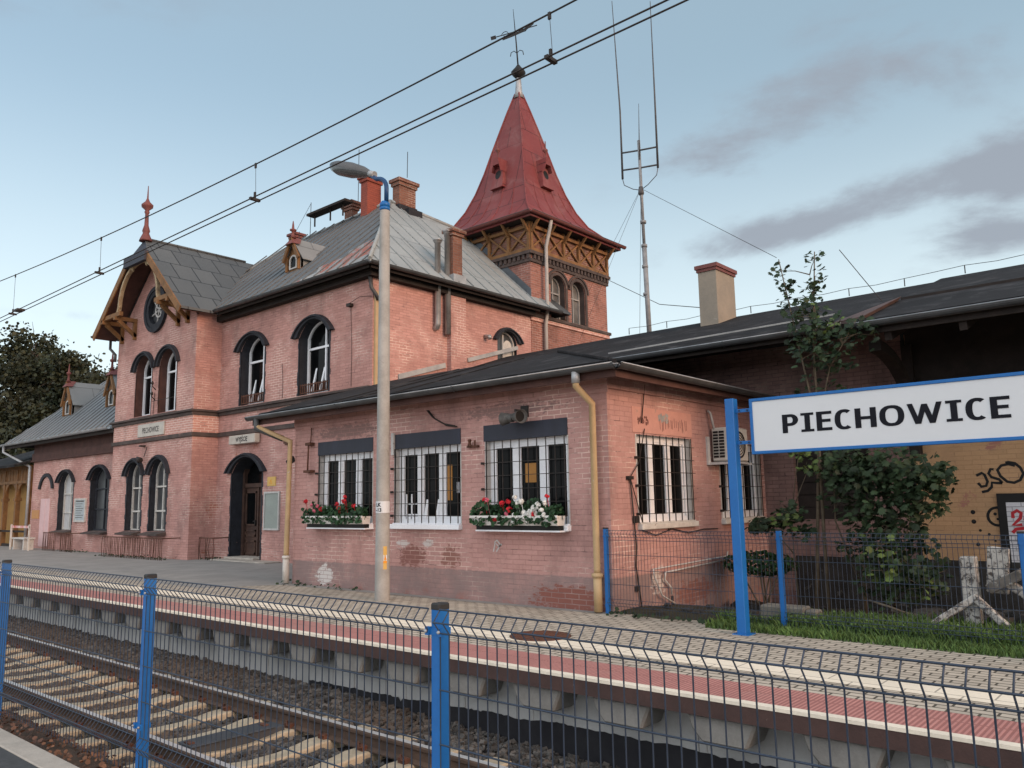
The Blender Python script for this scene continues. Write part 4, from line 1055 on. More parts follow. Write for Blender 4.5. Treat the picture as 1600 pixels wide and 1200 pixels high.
# air conditioner
AC = thing('air_conditioner', (-6.3, 12.9, 2.15), 'off-white air conditioner box on a bracket on the orange side wall', 'air conditioner')
b = MB(); b.box(AX1+.05,AX1+.38,12.6,13.3,2.18,2.75); b.build('casing', M['ac'], AC, bevel=.02)
b = MB()
for i in range(9):
    for j in range(2):
        x = AX1+.085+j*.11; z = 2.24+i*.052; b.box(x,x+.09,12.585,12.595,z,z+.034)
b.build('louvre', M['black'], AC)
b = MB(); b.ring(circ((12.95,2.46),.23),circ((12.95,2.46),.2),RT(AX1+.38),-.01,.012); 
for k in range(4): b.ring(circ((12.95,2.46),.04+.045*k,16),circ((12.95,2.46),.03+.045*k,16),RT(AX1+.38),-.005,.01)
b.build('fan_guard', M['iron'], AC)
b = MB(); b.box(AX1,AX1+.42,12.5,12.54,2.12,2.16); b.box(AX1,AX1+.42,13.28,13.32,2.12,2.16); b.box(AX1+.001,AX1+.035,12.48,12.56,2.12,2.6); b.box(AX1+.05,AX1+.38,12.55,13.3,2.14,2.165); b.build('bracket', M['plaster'], AC)

# flower boxes
def leafdisc(b, c, r, nrm, n=7):
    nrm = Vector(nrm).normalized(); ref = Vector((0,0,1)) if abs(nrm.z)<.9 else Vector((1,0,0))
    x = nrm.cross(ref).normalized(); y = x.cross(nrm); c = Vector(c)
    b.face([c+x*r*math.cos(2*PI*k/n)*random.uniform(.75,1.1)+y*r*math.sin(2*PI*k/n)*random.uniform(.75,1.1)+nrm*random.uniform(-.1,.1)*r for k in range(n)])
def flower_box(x0, x1, label, spots):
    T = thing('flower_box', ((x0+x1)/2, AY0-.14, z0w), label, 'flower box', 'flower boxes on the annex sills')
    b = MB(); zt = z0w+.14
    b.hexa([(x0+.02,AY0-.24,z0w),(x1-.02,AY0-.24,z0w),(x1-.02,AY0-.075,z0w),(x0+.02,AY0-.075,z0w),(x0,AY0-.27,zt),(x1,AY0-.27,zt),(x1,AY0-.07,zt),(x0,AY0-.07,zt)])
    b.box(x0-.01,x1+.01,AY0-.285,AY0-.265,zt-.025,zt+.01)
    b.build('planter', M['planter'], T)
    b = MB(); b.box(x0+.06,x1-.02,AY0-.2,AY0-.0,z0w-.07,z0w-.005); b.build('shelf', M['black'], T)
    b = MB(); b.box(x0+.05,x1-.0,AY0-.21,AY0-.0,z0w-.095,z0w-.072); b.build('shelf_edge', M['white'], T)
    b = MB(); rnd = random.Random(int(x0*10))
    for i in range(900):
        x = rnd.uniform(x0,x1); y = AY0-.19+rnd.gauss(0,.055); hh = .20+.05*math.sin(x*7)+.04*math.sin(x*17+1); z = zt-.06+abs(rnd.random())**.8*hh*1.15
        if rnd.random()<.12: z = zt-rnd.random()*.13; y = AY0-.29
        leafdisc(b,(x,y,z),rnd.uniform(.022,.046),(rnd.gauss(0,.6),-1+rnd.gauss(0,.6),rnd.gauss(.6,.6)))
    b.build('foliage', M['leaf_ger'], T)
    for (mat,nm,lst) in spots:
        b = MB()
        for (x,z,r,n) in lst:
            for i in range(n):
                v = Vector((rnd.gauss(0,1),rnd.gauss(-.4,.8),rnd.gauss(.1,.9))).normalized()
                leafdisc(b,Vector((x,AY0-.27,z))+v*r*rnd.uniform(.5,1),rnd.uniform(.016,.028),v+Vector((0,-.3,.2)),5)
            b.tube([(x,AY0-.2,zt),(x,AY0-.26,z-.01)],.005,4)
        b.build(nm, M[mat], T)
zt = z0w
flower_box(-13.6,-11.75,'white flower box with mostly red geraniums on the left barred window',[
 ('fl_red','red_blossoms',[(-13.5,zt+.43,.045,26),(-13.0,zt+.28,.04,22),(-12.5,zt+.37,.04,20),(-12.45,zt+.3,.045,24),(-12.28,zt+.42,.05,28),(-12.25,zt+.5,.04,22),(-12.0,zt+.33,.04,20)]),
 ('fl_pink','pink_blossoms',[(-13.3,zt+.36,.03,14),(-13.22,zt+.25,.04,18),(-13.12,zt+.34,.03,12)])])
flower_box(-9.02,-7.28,'white flower box with white and red blossoms on the right barred window',[
 ('fl_red','red_blossoms',[(-8.35,zt+.33,.05,30),(-8.2,zt+.24,.05,26),(-8.22,zt+.36,.04,20),(-7.72,zt+.18,.045,24),(-7.46,zt+.43,.035,20),(-8.5,zt+.10,.04,18),(-8.72,zt+.4,.03,12)]),
 ('fl_pink','pink_blossoms',[(-8.66,zt+.39,.035,14),(-8.26,zt+.18,.04,18)]),
 ('fl_white','white_blossoms',[(-8.1+.11*random.random()+.10*i%.55,zt+.06+.37*random.random(),.04,18) for i in range(26)])])

# ================================================================ GOODS SHED
GS = thing('goods_shed', (-4, 16, 0), 'low dark goods shed with a black felt roof and an ochre wall with graffiti', 'shed')
GYW = 14.75; GF = FR(GYW)
kx = (grz-4.3)/(grY-gey)
wall('wall', GF, [(AX1,-1.2),(-3.92,-1.2),(-3.92,4.4),(AX1,4.4)], [rect(-5.95,-4.6,1.15,2.5)], M['brick_dark'], GS, .22)
wall('wall', GF, [(-10.5,2.8),(AX1,2.8),(AX1,4.6),(-10.5,4.6)], [], M['brick_dark'], GS)
b = MB(); b.mbox(GF,-3.92,-3.86,.5,4.2,-.02,.03); b.build('wall_joint', M['black'], GS)
wall('wall', GF, [(-3.86,.5),(8,.5),(8,4.3),(-3.86,4.3)], [], M['brick_ochre'], GS)
b = MB(); b.mbox(GF,-6.0,8,-1.2,.5,-.05,.05); b.build('plinth', M['stone'], GS)
b = MB()   # boarded opening
b.mbox(GF,-6.0,-4.55,1.1,2.55,-.20,-.165)
for i in range(6): b.mbox(GF,-5.95,-4.6,1.15+i*.225,1.15+i*.225+.21,-.16+.008*(i%2),-.12+.008*(i%2))
b.build('boarded_window', M['soffit'], GS)
wall('wall', RT(8), [(GYW,-1.2),(22,-1.2),(22,4.3),(GYW,4.3)], [], M['brick_ochre'], GS)
# roof
b = MB()
def gz(y): return 4.3+kx*(y-gey)
slab(b, [(-15.85,gey+.4,gz(gey+.4)),(-9.0,gey+.4,gz(gey+.4)),(-9.0,gey,gz(gey)),(-3.92,gey,gz(gey)),(-3.92,grY,grz),(-15.85,grY,grz)], .10)
fy = 12.45; slab(b, [(-3.9,fy,gz(fy)+.06),(9,fy,gz(fy)+.06),(9,grY,grz+.05),(-3.9,grY,grz+.05)], .12)
slab(b, [(-15.85,grY,grz),(9,grY,grz),(9,23,4.4),(-15.85,23,4.4)], .1)
b.build('roof', M['roof_felt'], GS)
b = MB(); b.hexa([(-4.45,13.0,gz(13)+.0),(-3.86,12.46,gz(12.4)+.05),(-3.86,14.6,gz(14.6)+.06),(-4.0,14.6,gz(14.6)),(-4.45,13.0,gz(13)+.03),(-3.8,12.46,gz(12.4)+.14),(-3.8,14.6,gz(14.6)+.13),(-4.0,14.6,gz(14.6)+.05)]); b.build('lead_flashing', plain('rusty brown flashing',(.12,.07,.06),(.08,.05,.045),.7,4), GS)
b = MB(); gutter(b,(-9.0,gey-.08,gz(gey)-.03),(-3.6,gey-.08,gz(gey)-.03),.08); gutter(b,(-4.0,fy-.08,gz(fy)-.0),(9,fy-.08,gz(fy)-.0),.08); b.build('gutter', [M['gutter'],M['gutter_l']], GS)
b = MB(); b.box(-10.5,-3.92,gey+.02,gey+.05,gz(gey)-.17,gz(gey)-.09); b.face([(-9,gey+.05,gz(gey)-.13),(-3.9,gey+.05,gz(gey)-.13),(-3.9,GYW,4.42),(-9,GYW,4.42)])
b.box(-3.9,9,fy+.02,fy+.06,gz(fy)-.16,gz(fy)-.06); b.face([(-3.9,fy+.06,gz(fy)-.1),(9,fy+.06,gz(fy)-.1),(9,GYW,gz(GYW)-.12),(-3.9,GYW,gz(GYW)-.12)])
for x in [-3.5+i*1.0 for i in range(12)]: b.bar((x,fy+.1,gz(fy)-.2),(x,GYW,gz(GYW)-.22),.1,.16)
b.mbox(GF,-3.84,8,3.25,4.95,.01,.05)  # dark sheet over the upper wall, standing in for shade under the canopy
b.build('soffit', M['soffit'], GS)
b = MB()   # canopy side wall and curved brackets
for x in (-3.8,.2,4.2):
    b.mark()
    pts = [(x,GYW-.05,2.55)]
    for i in range(9):
        a = PI/2*i/8; pts.append((x,GYW-.1-1.75*(1-math.cos(a)),2.75+1.1*math.sin(a)))
    for i in range(len(pts)-1): b.bar(pts[i],pts[i+1],.16,.18,(1,0,0))
    b.bar((x,GYW-.08,2.2),(x,GYW-.08,4.1),.16,.16)
b.build_each('canopy_bracket', M['soffit'], GS)
gc = chimney('chimney',-8.82,-8.36,16.9,17.85,5.2,7.06,'brick_dark',.01,1,parent=GS)
for ch in list(gc.children): bpy.data.objects.remove(ch)
bpy.data.objects.remove(gc)
b = MB(); b.box(-8.82,-8.36,16.9,17.85,5.2,6.86); gc = b.build('chimney', plain('rendered chimney',(.30,.26,.21),(.24,.215,.18),.9,2,bump=.2,c3=(.38,.36,.33),t3=(.6,.7),s3=2), GS)
b = MB(); b.box(-8.85,-8.33,16.87,17.88,6.86,6.93); b.box(-8.88,-8.30,16.84,17.91,6.93,7.02); b.build('chimney_cap', M['red_fin'], gc)
# lightning wire on the ridge
b = MB(); px = None
for i in range(13):
    x = -11.5+i*1.15; z = grz+(.02 if x<-3.9 else .07)
    b.tube([(x,grY,z),(x,grY,z+.17)],.011,5)
    if px: b.tube([px,((px[0]+x)/2,grY,z+.14),(x,grY,z+.17)],.006,4)
    px = (x,grY,z+.17)
b.tube([(-4.4,15.6,gz(15.6)),(-5.2,15.9,gz(15.6)+1.25)],.008,4)
b.build('lightning_wire', M['iron'], GS)
b = MB(); b.bar((-9.2,13.6,gz(13.6)+.05),(-4.6,13.6,gz(13.6)+.10),.04,.03); b.build('roof_batten', M['flash'], GS)
# graffiti
b = MB()
def arcp(cx,cz,r,a0,a1,n=10,ry=None): return [(cx+r*math.cos(R(a0+(a1-a0)*i/n)),cz+(ry or r)*math.sin(R(a0+(a1-a0)*i/n))) for i in range(n+1)]
gr = lambda u,v: (-2.92+(u-1540)*.0085, 1.85-(v-735)*.0098)
for pts in ([(1535,735),(1545,731),(1549,734),(1553,745),(1550,752),(1542,753),(1537,747)],
            [(1565,726),(1560,725),(1556,732),(1560,738),(1572,742),(1577,748)],
            [(1577,748),(1570,748),(1560,747),(1559,754),(1552,760),(1542,762)],
            [(1600,721),(1590,718),(1578,720),(1571,727),(1575,737),(1585,746),(1596,748),(1606,744),(1612,734),(1608,724),(1600,717),(1590,715),(1585,716)]):
    b.strip(GF,[gr(*p) for p in pts],.042,.056-.05)
b.build('graffiti_scrawl', M['black'], GS)
b = MB(); b.mbox(GF,-2.7,-2.58,.1,1.5,.0,.058); b.mbox(GF,-2.7,.2,1.42,1.56,.0,.06); b.build('painted_frame', M['black'], GS)
b = MB(); b.mbox(GF,-2.58,.2,.5,1.42,.0,.056); b.build('painted_panel', M['brick_white'], GS)
b = MB(); g2 = lambda u,v: (-2.58+(u-1568)*.0088, 1.42-(v-780)*.0098)
for pts in ([(1577,805),(1577,797),(1584,793),(1590,797),(1588,805),(1576,816),(1590,815)],[(1608,794),(1598,797),(1595,807),(1600,814),(1606,810),(1605,804),(1596,805)],[(1574,828),(1580,822),(1600,820),(1612,822)]): b.strip(GF,[g2(*p) for p in pts],.05,.060)
b.build('graffiti_number', M['red_spray'], GS)
b = MB(); b.ring(circ((-2.72,1.2),.155,20,.16),circ((-2.72,1.2),.115,20,.12),GF,-.001,.006)
for (u,v,r) in ((-2.75,1.24,.025),(-2.68,1.22,.03),(-2.72,1.16,.02),(-2.66,1.16,.022)): b.fill([circ((u,v),r,10)],GF,.008)
for (u,v,r) in ((-3.06,1.27,.035),(-3.06,1.12,.035),(-2.98,.98,.022),(-2.86,.92,.022),(-3.03,.76,.03),(-2.78,.82,.015),(-2.78,.62,.025)): b.fill([circ((u,v),r,10)],GF,.006)
b.build('graffiti_roundel', M['black'], GS)

# ================================================================ TIMBER PAVILION (far left)
TP = thing('timber_pavilion', (-41, 13, 0), 'open ochre timber shelter with arched posts at the far end of the platform', 'shelter')
b = MB(); PX = [-38.0-i*1.55 for i in range(6)]
for x in PX: b.mark(); b.box(x-.09,x+.09,WY-.05,WY+.13,0,3.3); b.box(x-.14,x+.14,WY-.09,WY+.17,1.95,2.08)
b.build_each('post', M['ochre'], TP)
b = MB()
for i in range(5):
    b.mark(); c = (PX[i]+PX[i+1])/2; la = arch(c-.68,c+.68,1.5,2.1,.62); 
    b.extr([(c-.69,2.1)]+[p for p in la[2:]][::-1][0:0]+[(c-.69,3.3),(c+.69,3.3),(c+.69,2.1)]+la[3:-1], FR(WY+.04), 0, .05)
    for k in range(4): b.box(c-.55+k*.36,c-.49+k*.36,WY-.03,WY+.02,2.75,3.3)
b.build_each('arch_panel', M['ochre'], TP); b = MB()
b.box(PX[-1],PX[0],WY-.065,WY+.105,2.7,2.82); b.box(PX[-1],PX[0],WY-.06,WY+.1,3.3,3.45)
b.build('wall_plate', M['ochre'], TP)
b = MB(); b.box(PX[-1],PX[0],WY+.6,WY+.68,0,3.4)
b.build('back_wall', plain('ochre boards',(.42,.24,.075),(.34,.19,.06),.75,2), TP)
b = MB(); b.mbox(FR(WY+.6),-39.6,-39.2,1.15,1.75,0,.03); b.build('notice', M['white_old'], TP)
b = MB(); slab(b,[(-47,WY-.7,3.45),(-37.9,WY-.7,3.45),(-37.9,17,5.2),(-47,17,5.2)],.1); b.build('roof', M['roof_felt'], TP)
b = MB(); b.box(PX[-1],PX[0],WY-.02,WY+.06,.0,.12); b.box(PX[-1],PX[0]-.1,WY-.05,WY-.0,.62,.70); b.build('rail', M['soffit'], TP)
# ================================================================ GROUND, PLATFORMS, TRACK
def struct(b, name, m, **k):
    o = b.build(name, m, None, **k); o['kind'] = 'structure'; return o
b = MB(); s = 3000
b.face([(-s,-s,-1.6),(s,-s,-1.6),(s,s,-1.6),(-s,s,-1.6)]); struct(b,'ground',plain('far ground',(.06,.075,.04),(.045,.05,.03),.95,.05))
# island behind the yard: land at platform level behind the station
b = MB(); b.box(-120,AX1-.2,9.3,80,-1.5,-.012); struct(b,'platform_base',M['asphalt'])
b = MB(); b.face([(-120,6.55,0.0),(40,6.55,0.0),(40,9.62,0.0),(-120,9.62,0.0)]); struct(b,'platform_paving',M['pavers'])
b = MB(); b.face([(-120,8.05,.004),(-15.2,8.05,.004),(-14.2,9.3,.004),(-6.6,9.42,.004),(-6.6,9.6,.004),(-14.4,9.6,.004),(-14.4,14,.004),(-120,14,.004)]); struct(b,'asphalt_apron',M['asphalt'])
b = MB(); b.face([(-120,7.08,.004),(40,7.08,.004),(40,7.46,.004),(-120,7.46,.004)]); struct(b,'warning_line',paving('white painted pavers',(.86,.77,.63),(.78,.70,.57),(.4,.36,.3),.42,.40,.008,gt=(.55,.8)))
b = MB(); b.face([(-120,6.54,.004),(40,6.54,.004),(40,6.62,.004),(-120,6.62,.004)]); struct(b,'drain_joint',M['edge_brown'])
b = MB(); b.face([(-120,5.985,.022),(40,5.985,.022),(40,6.54,.022),(-120,6.54,.022)]); b.face([(-120,6.54,-.01),(40,6.54,-.01),(40,6.54,.022),(-120,6.54,.022)]); struct(b,'ribbed_edge',M['tactile'])
b = MB(); b.box(-120,40,5.9,5.985,.0,.026); struct(b,'white_edge',M['wline'])
b = MB(); b.box(-120,40,5.905,6.5,-.125,-.0); struct(b,'platform_slab',M['edge_brown'])
b = MB(); b.box(-120,40,6.30,6.5,-1.4,-.125)
for i in range(40): x = -30.4+i*.93; b.box(x-.006,x+.006,6.290,6.301,-.9,-.125)
pw = struct(b,'platform_wall',M['wallconc'])
b = MB(); rnd = random.Random(4)     # bitumen coating on the lower wall
pts = []; x = -9.0
while x < 8:
    t = min(1,max(0,(x+8)/3.5)); pts.append((x,-.63+.11*t+.02*noise.noise(Vector((x*2.3,0,0)))+rnd.uniform(-.008,.008)-(.03 if rnd.random()<.06 else 0))); x += rnd.uniform(.03,.08)
b.fill([[(-9,-1.2),(8,-1.2)]+pts[::-1]],FR(6.288)); struct(b,'bitumen_coating',M['bitumen'])
br_m = plain('worn bracket concrete',(.27,.265,.25),(.20,.195,.185),.9,4,bump=.3)
first = None
for i in range(36):
    x = -3.9-.93*(i-5)
    if first is None:
        b = MB(); prof = [(-.33,-.13),(.25,-.13),(.25,-.17),(.17,-.345),(-.20,-.345),(-.29,-.25)]
        b.extr([(u+x-.12,v) for u,v in prof], FR(6.30), -.0, .33); first = b.build('platform_bracket', br_m, pw, bevel=.02)
    else:
        c = first.copy(); COL.objects.link(c); c.parent = pw; c.location = (-.93*i,0,0)
# cast marks on the wall panels
def text_mesh(txt, size, name, mat, parent, mapf, u, v, d, align='LEFT', bold=0, sx=1.0):
    cu = bpy.data.curves.new(name, 'FONT'); cu.body = txt; cu.size = size; cu.align_x = align; cu.offset = bold; cu.resolution_u = 3
    t = bpy.data.objects.new(name, cu); COL.objects.link(t)
    bpy.context.view_layer.update()
    me = bpy.data.meshes.new_from_object(t.evaluated_get(bpy.context.evaluated_depsgraph_get()))
    bpy.data.objects.remove(t); bpy.data.curves.remove(cu)
    off = root_loc(parent) if parent else Vector()
    for vt in me.vertices:
        vt.co = mapf(u+vt.co.x*sx, v+vt.co.y, d)-off
    me.materials.clear(); me.materials.append(mat)
    o = bpy.data.objects.new(name, me); COL.objects.link(o)
    if parent: o.parent = parent
    return o
faint = plain('faint cast letters',(.27,.27,.265),(.24,.24,.235),.9,6)
for i in range(8): text_mesh('SIZ',.085,'cast_mark',faint,pw,FR(6.30),-6.9+.93*i,-.41,.003,sx=1.2)
# near platform and fence strip
b = MB(); b.box(-60,14,1.985,2.15,-1.0,.0); struct(b,'near_kerb',M['concrete'],bevel=.012)
b = MB(); b.face([(-60,1.72,-.004),(14,1.72,-.004),(14,1.985,-.004),(-60,1.985,-.004)]); struct(b,'drain_channel',plain('ribbed drain channel',(.075,.078,.08),(.05,.052,.055),.7,20))
b = MB(); b.face([(-60,-14,-.004),(14,-14,-.004),(14,1.72,-.004),(-60,1.72,-.004)]); struct(b,'near_platform',paving('pale platform flags',(.50,.43,.35),(.45,.385,.315),(.15,.13,.11),.40,.40,.01))
b = MB(); rnd = random.Random(2); rows = []
for i in range(160):
    x = -60+i*.42; rows.append([(x,y,z+rnd.uniform(-.03,.03)) for y,z in ((2.15,-.06),(2.35,-.07),(2.6,-.18),(2.9,-.55),(3.1,-.80))])
b.smooth = True; b.grid(rows); struct(b,'embankment',M['soil'])
# ballast bed
def bz(x,y):
    z = -.815
    if 3.85 < y < 5.05: z -= .02
    if y > 5.35:
        e = -.70-.12*min(1,max(0,(x+8.5)/4.0)); z += (e+.80)*min(1,(y-5.35)/.65)
    if y < 3.4: z += .05
    return z
b = MB(); rows = []
for i in range(300):
    x = -60+i*.25; rows.append([(x,2.8+j*.12,bz(x,2.8+j*.12)-.02+.04*noise.noise(Vector((x*3,j*.5,0)))) for j in range(30)])
b.smooth = True; b.grid(rows); struct(b,'ballast_bed',M['ballast_bed'])
# loose ballast stones
import numpy as np
rs = np.random.RandomState(5)
cube = np.array([(-1,-1,-1),(1,-1,-1),(1,1,-1),(-1,1,-1),(-1,-1,1),(1,-1,1),(1,1,1),(-1,1,1)],float)
cf = [(3,2,1,0),(4,5,6,7),(0,1,5,4),(1,2,6,5),(2,3,7,6),(3,0,4,7)]
V = []; Fc = []; nst = 0
for i in range(52000):
    x = -2-18*rs.rand()**1.25+1.5*rs.rand(); y = 2.75+3.55*rs.rand()
    if abs(y-3.76)<.09 or abs(y-5.15)<.09: continue
    ks = ((-.9-x)/.61)%1.0; ks = min(ks,1-ks)*.61
    if ks < .125 and 3.25 < y < 5.6 and rs.rand() < .985: continue
    s = rs.uniform(.012,.026)*(1.0 if x>-7 else 1.2)
    p = cube*np.array([s*rs.uniform(.8,1.4),s*rs.uniform(.7,1.2),s*rs.uniform(.55,1)])+rs.uniform(-.35,.35,(8,3))*s
    a,c,e = rs.uniform(0,6.28,3)
    Rm = np.array([[math.cos(a),-math.sin(a),0],[math.sin(a),math.cos(a),0],[0,0,1]])@np.array([[1,0,0],[0,math.cos(c),-math.sin(c)],[0,math.sin(c),math.cos(c)]])
    p = p@Rm.T
    zz = bz(x,y)+rs.uniform(-.012,.03)
    k = len(V)*8 if False else nst*8
    V.append(p+np.array([x,y,zz])); Fc += [tuple(k+q for q in f) for f in cf]; nst += 1
me = bpy.data.meshes.new('ballast_stones'); me.from_pydata(np.concatenate(V).tolist(), [], Fc); me.materials.append(M['ballast'])
o = bpy.data.objects.new('ballast_stones', me); COL.objects.link(o); tag(o,'loose brown and grey ballast stones around the rails','ballast',kind='stuff')
# dry leaves along the fence
b = MB(); rnd = random.Random(9)
for i in range(4500):
    x = -11+11*rnd.random(); y = rnd.uniform(2.16,2.95); z = -.05 if y<2.4 else -.07-(y-2.4)*1.15
    leafdisc(b,(x,y,z+rnd.uniform(0,.05)),rnd.uniform(.008,.022),(rnd.gauss(0,.7),rnd.gauss(-.2,.7),1),5)
o = b.build('leaf_litter', leafmat('dry leaves',(.16,.075,.04),(.09,.045,.03))); tag(o,'dry brown leaves lying along the near fence foot','leaves',kind='stuff')
# track
TRK = thing('railway_track', (-9, 4.46, -.8), 'railway track of two shiny rails on sandy concrete sleepers', 'railway track')
prof = [(-.065,0),(.065,0),(.065,.012),(.012,.03),(.009,.105),(.034,.12),(.036,.145),(.03,.158),(-.03,.158),(-.036,.145),(-.034,.12),(-.009,.105),(-.012,.03),(-.065,.012)]
for y in (3.76,5.15):
    b = MB(); mp = lambda u,v,d=0: Vector((d, y+u, -.748+v))
    b.extr(prof, mp, -60, 14); o = b.build('rail', M['rail'], TRK)
    b = MB(); b.box(-60,14,y-.028,y+.030,-.5905,-.588); b.build('rail_head', M['rail_top'], o)
b = MB(); SX = -.9
rows = []
for y,w,z in ((3.22,.14,-.75),(3.55,.145,-.745),(3.95,.14,-.745),(4.1,.125,-.765),(4.3,.115,-.785),(4.6,.115,-.785),(4.8,.125,-.765),(4.95,.14,-.745),(5.4,.145,-.745),(5.7,.14,-.75)):
    rows.append([(SX-w,y,-1.0),(SX-w*.82,y,z-.015),(SX-w*.72,y,z),(SX+w*.72,y,z),(SX+w*.82,y,z-.015),(SX+w,y,-1.0)])
b.grid(rows); b.face(rows[0]); b.face(rows[-1][::-1])
sl = b.build('sleeper', M['sleeper'], TRK)
b = MB()
for y in (3.76,5.15):
    for s in (-1,1):
        b.mark(); b.box(SX-.05,SX+.05,y+s*.075-.03*(1 if s>0 else 1),y+s*.075+.03,-.748,-.70); b.tube([(SX-.05,y+s*.06,-.70),(SX-.02,y+s*.10,-.675),(SX+.03,y+s*.13,-.71),(SX+.05,y+s*.06,-.705)],.010,5)
b.build_each('rail_clip', M['rust'], sl)
for i in range(1,40):
    c = copy_tree(sl, TRK, (-.61*i, rs.uniform(-.02,.02), 0))
CB = thing('cover_plate', (-7.6,4.45,-.72), 'flat dark grey plate lying across the track between two sleepers', 'cover plate')
b = MB(); b.box(-7.83,-7.58,3.9,5.02,-.80,-.70); b.box(-7.85,-7.56,4.0,4.9,-.70,-.685); b.build('plate', plain('dark grey plate',(.06,.065,.075),(.045,.05,.055),.6,6), CB, bevel=.008)
b = MB(); 
for y in (4.05,4.85): b.mark(); b.box(-7.76,-7.66,y-.03,y+.03,-.685,-.672)
b.build_each('bolt', M['rust'], CB)

# manhole cover and trodden patch
MH = thing('manhole_cover', (-6.15,7.45,0), 'oval rusty brown manhole cover set in the white platform line', 'manhole cover')
b = MB(); b.lathe((-6.15,7.48,.002),[(.36,0),(.36,.010),(.33,.012),(.33,.008)],28); b.build('lid', M['rust'], MH)
b = MB()
for k in range(-3,4):
    h = math.sqrt(max(0,.3**2-(k*.09)**2)); b.box(-6.15+k*.09-.012,-6.15+k*.09+.012,7.48-h,7.48+h,.010,.016)
b.build('lid_ribs', M['rust'], MH)

# ================================================================ FENCES
def fence_panel_mesh(x0, L, y, zt, zb, fold, dirn, sp=.05, r=.0029, rh=.0036):
    b = MB(); n = int(L/sp); FO = [z for z in fold]
    prof = [(0,zt)]
    for f in FO: prof += [(dirn*.035,f),(0,f-.05)]
    prof += [(0,zb)]
    # first fold starts directly under the top wire; the others have straight runs
    pr = []; 
    for i,f in enumerate(FO):
        pr += [(0,f+.045),(dirn*.036,f),(0,f-.045)]
    pr = pr+[(0,zb)]
    for i in range(n+1):
        x = x0+i*sp
        b.tube([(x,y+dy,z) for dy,z in pr], r, 5, False)
    hz = []
    for f in FO: hz += [(0,f+.045),(dirn*.036,f),(0,f-.045)]
    zs = sorted([f for f in FO])
    for a,c in zip(zs[:-1],zs[1:]):
        z = a+.045+.2
        while z < c-.06: hz.append((0,z)); z += .2
    for dy,z in hz: b.tube([(x0,y+dy-.004,z),(x0+L,y+dy-.004,z)],rh,5,False)
    return b
NF = thing('mesh_fence', (-2.36,2.29,0), 'nearest blue wire mesh fence running across the whole foreground', 'fence')
NFY = 2.26
post0 = None
for i in range(-3,8):
    x = -2.40-2.515*i
    if post0 is None:
        post0 = x
        b = MB(); b.box(x-.024,x+.024,NFY+.005,NFY+.063,-.4,1.145); p0 = b.build('post', M['blue'], NF, bevel=.004)
        b = MB(); b.box(x-.026,x+.026,NFY+.003,NFY+.065,1.128,1.158); b.build('post_cap', M['cap'], p0, bevel=.006)
        b = MB()
        for z in (1.04,.28): b.mark(); b.box(x-.027,x+.027,NFY+.002,NFY+.066,z-.004,z+.022); b.box(x-.047,x-.027,NFY-.006,NFY+.012,z-.006,z+.026); b.box(x+.027,x+.047,NFY-.006,NFY+.012,z-.006,z+.026)
        b.build_each('clip', M['blue'], p0)
        b = MB()
        for z in (1.05,.29):
            for s in (-1,1): b.mark(); b.lathe((x+s*.037,NFY-.012,z-.006),[(.002,0),(.007,.004),(.007,.010),(.002,.014)],8)
        b.build_each('bolt', M['gutter_l'], p0)
    else: copy_tree(p0, NF, (x-post0,0,0))
pan = fence_panel_mesh(-2.40+.035,2.45,NFY,1.14,.02,[1.092,.19],-1).build('mesh_panel', M['blue_wire'], NF)
for i in range(-3,7):
    if i: c = pan.copy(); COL.objects.link(c); c.parent = NF; c.location = (-2.515*i+0,0,0)
c = pan.copy(); COL.objects.link(c); c.parent = NF; c.location = (-2.515*7,0,0)

YFN = thing('mesh_fence', (-4.1,9.6,0), 'farther blue wire mesh fence in front of the overgrown yard', 'fence')
FY2 = 9.5
p1 = None
for x in (-6.6,-4.08,-1.57,.95,3.47):
    if p1 is None:
        x1 = x; b = MB(); b.box(x-.03,x+.03,FY2+.0,FY2+.045,-.1,1.16); p1 = b.build('post', M['blue'], YFN, bevel=.004)
        b = MB(); b.box(x-.032,x+.032,FY2-.002,FY2+.047,1.155,1.175); b.build('post_cap', M['cap'], p1)
        b = MB()
        for z in (1.04,.1): b.mark(); b.box(x-.034,x+.034,FY2-.004,FY2+.05,z,z+.025)
        b.build_each('clip', M['blue'], p1)
    else: copy_tree(p1, YFN, (x-x1,0,0))
pan2 = fence_panel_mesh(-6.56,2.46,FY2-.01,1.14,.02,[1.092,.16],-1,r=.0028,rh=.0036).build('mesh_panel', M['blue_wire'], YFN)
for i in range(1,4): c = pan2.copy(); COL.objects.link(c); c.parent = YFN; c.location = (2.515*i,0,0)

# ================================================================ STATION SIGN
SG = thing('station_sign', (-2.6,8.95,0), 'large white platform sign lettered PIECHOWICE in a blue frame on blue posts', 'sign')
SY = 8.92
def spost(x, first=None):
    b = MB(); b.box(x-.055,x+.055,SY-.03,SY+.09,0,2.73); p = b.build('post', M['blue'], SG, bevel=.006)
    b = MB(); b.box(x-.1,x+.1,SY-.06,SY+.13,0,.012); b.build('base_plate', M['blue'], p); return p
spost(-4.325); spost(-.80)
b = MB(); b.box(-4.05,-1.075,SY+.012,SY+.05,2.09,2.67); bd = b.build('board', M['sign_white'], SG)
b = MB(); b.ring(rect(-4.085,-1.04,2.055,2.705),rect(-4.05,-1.075,2.09,2.67),FR(SY+.03),-.03,.03); b.build('frame', M['sign_blue'], bd, bevel=.004)
b = MB()
for z in (2.2,2.58):
    for (a,c) in ((-4.28,-4.075),(-1.05,-.84)): b.mark(); b.box(a,c,SY+.02,SY+.045,z-.02,z+.02)
b.build_each('bracket', M['sign_blue'], SG)
b = MB()
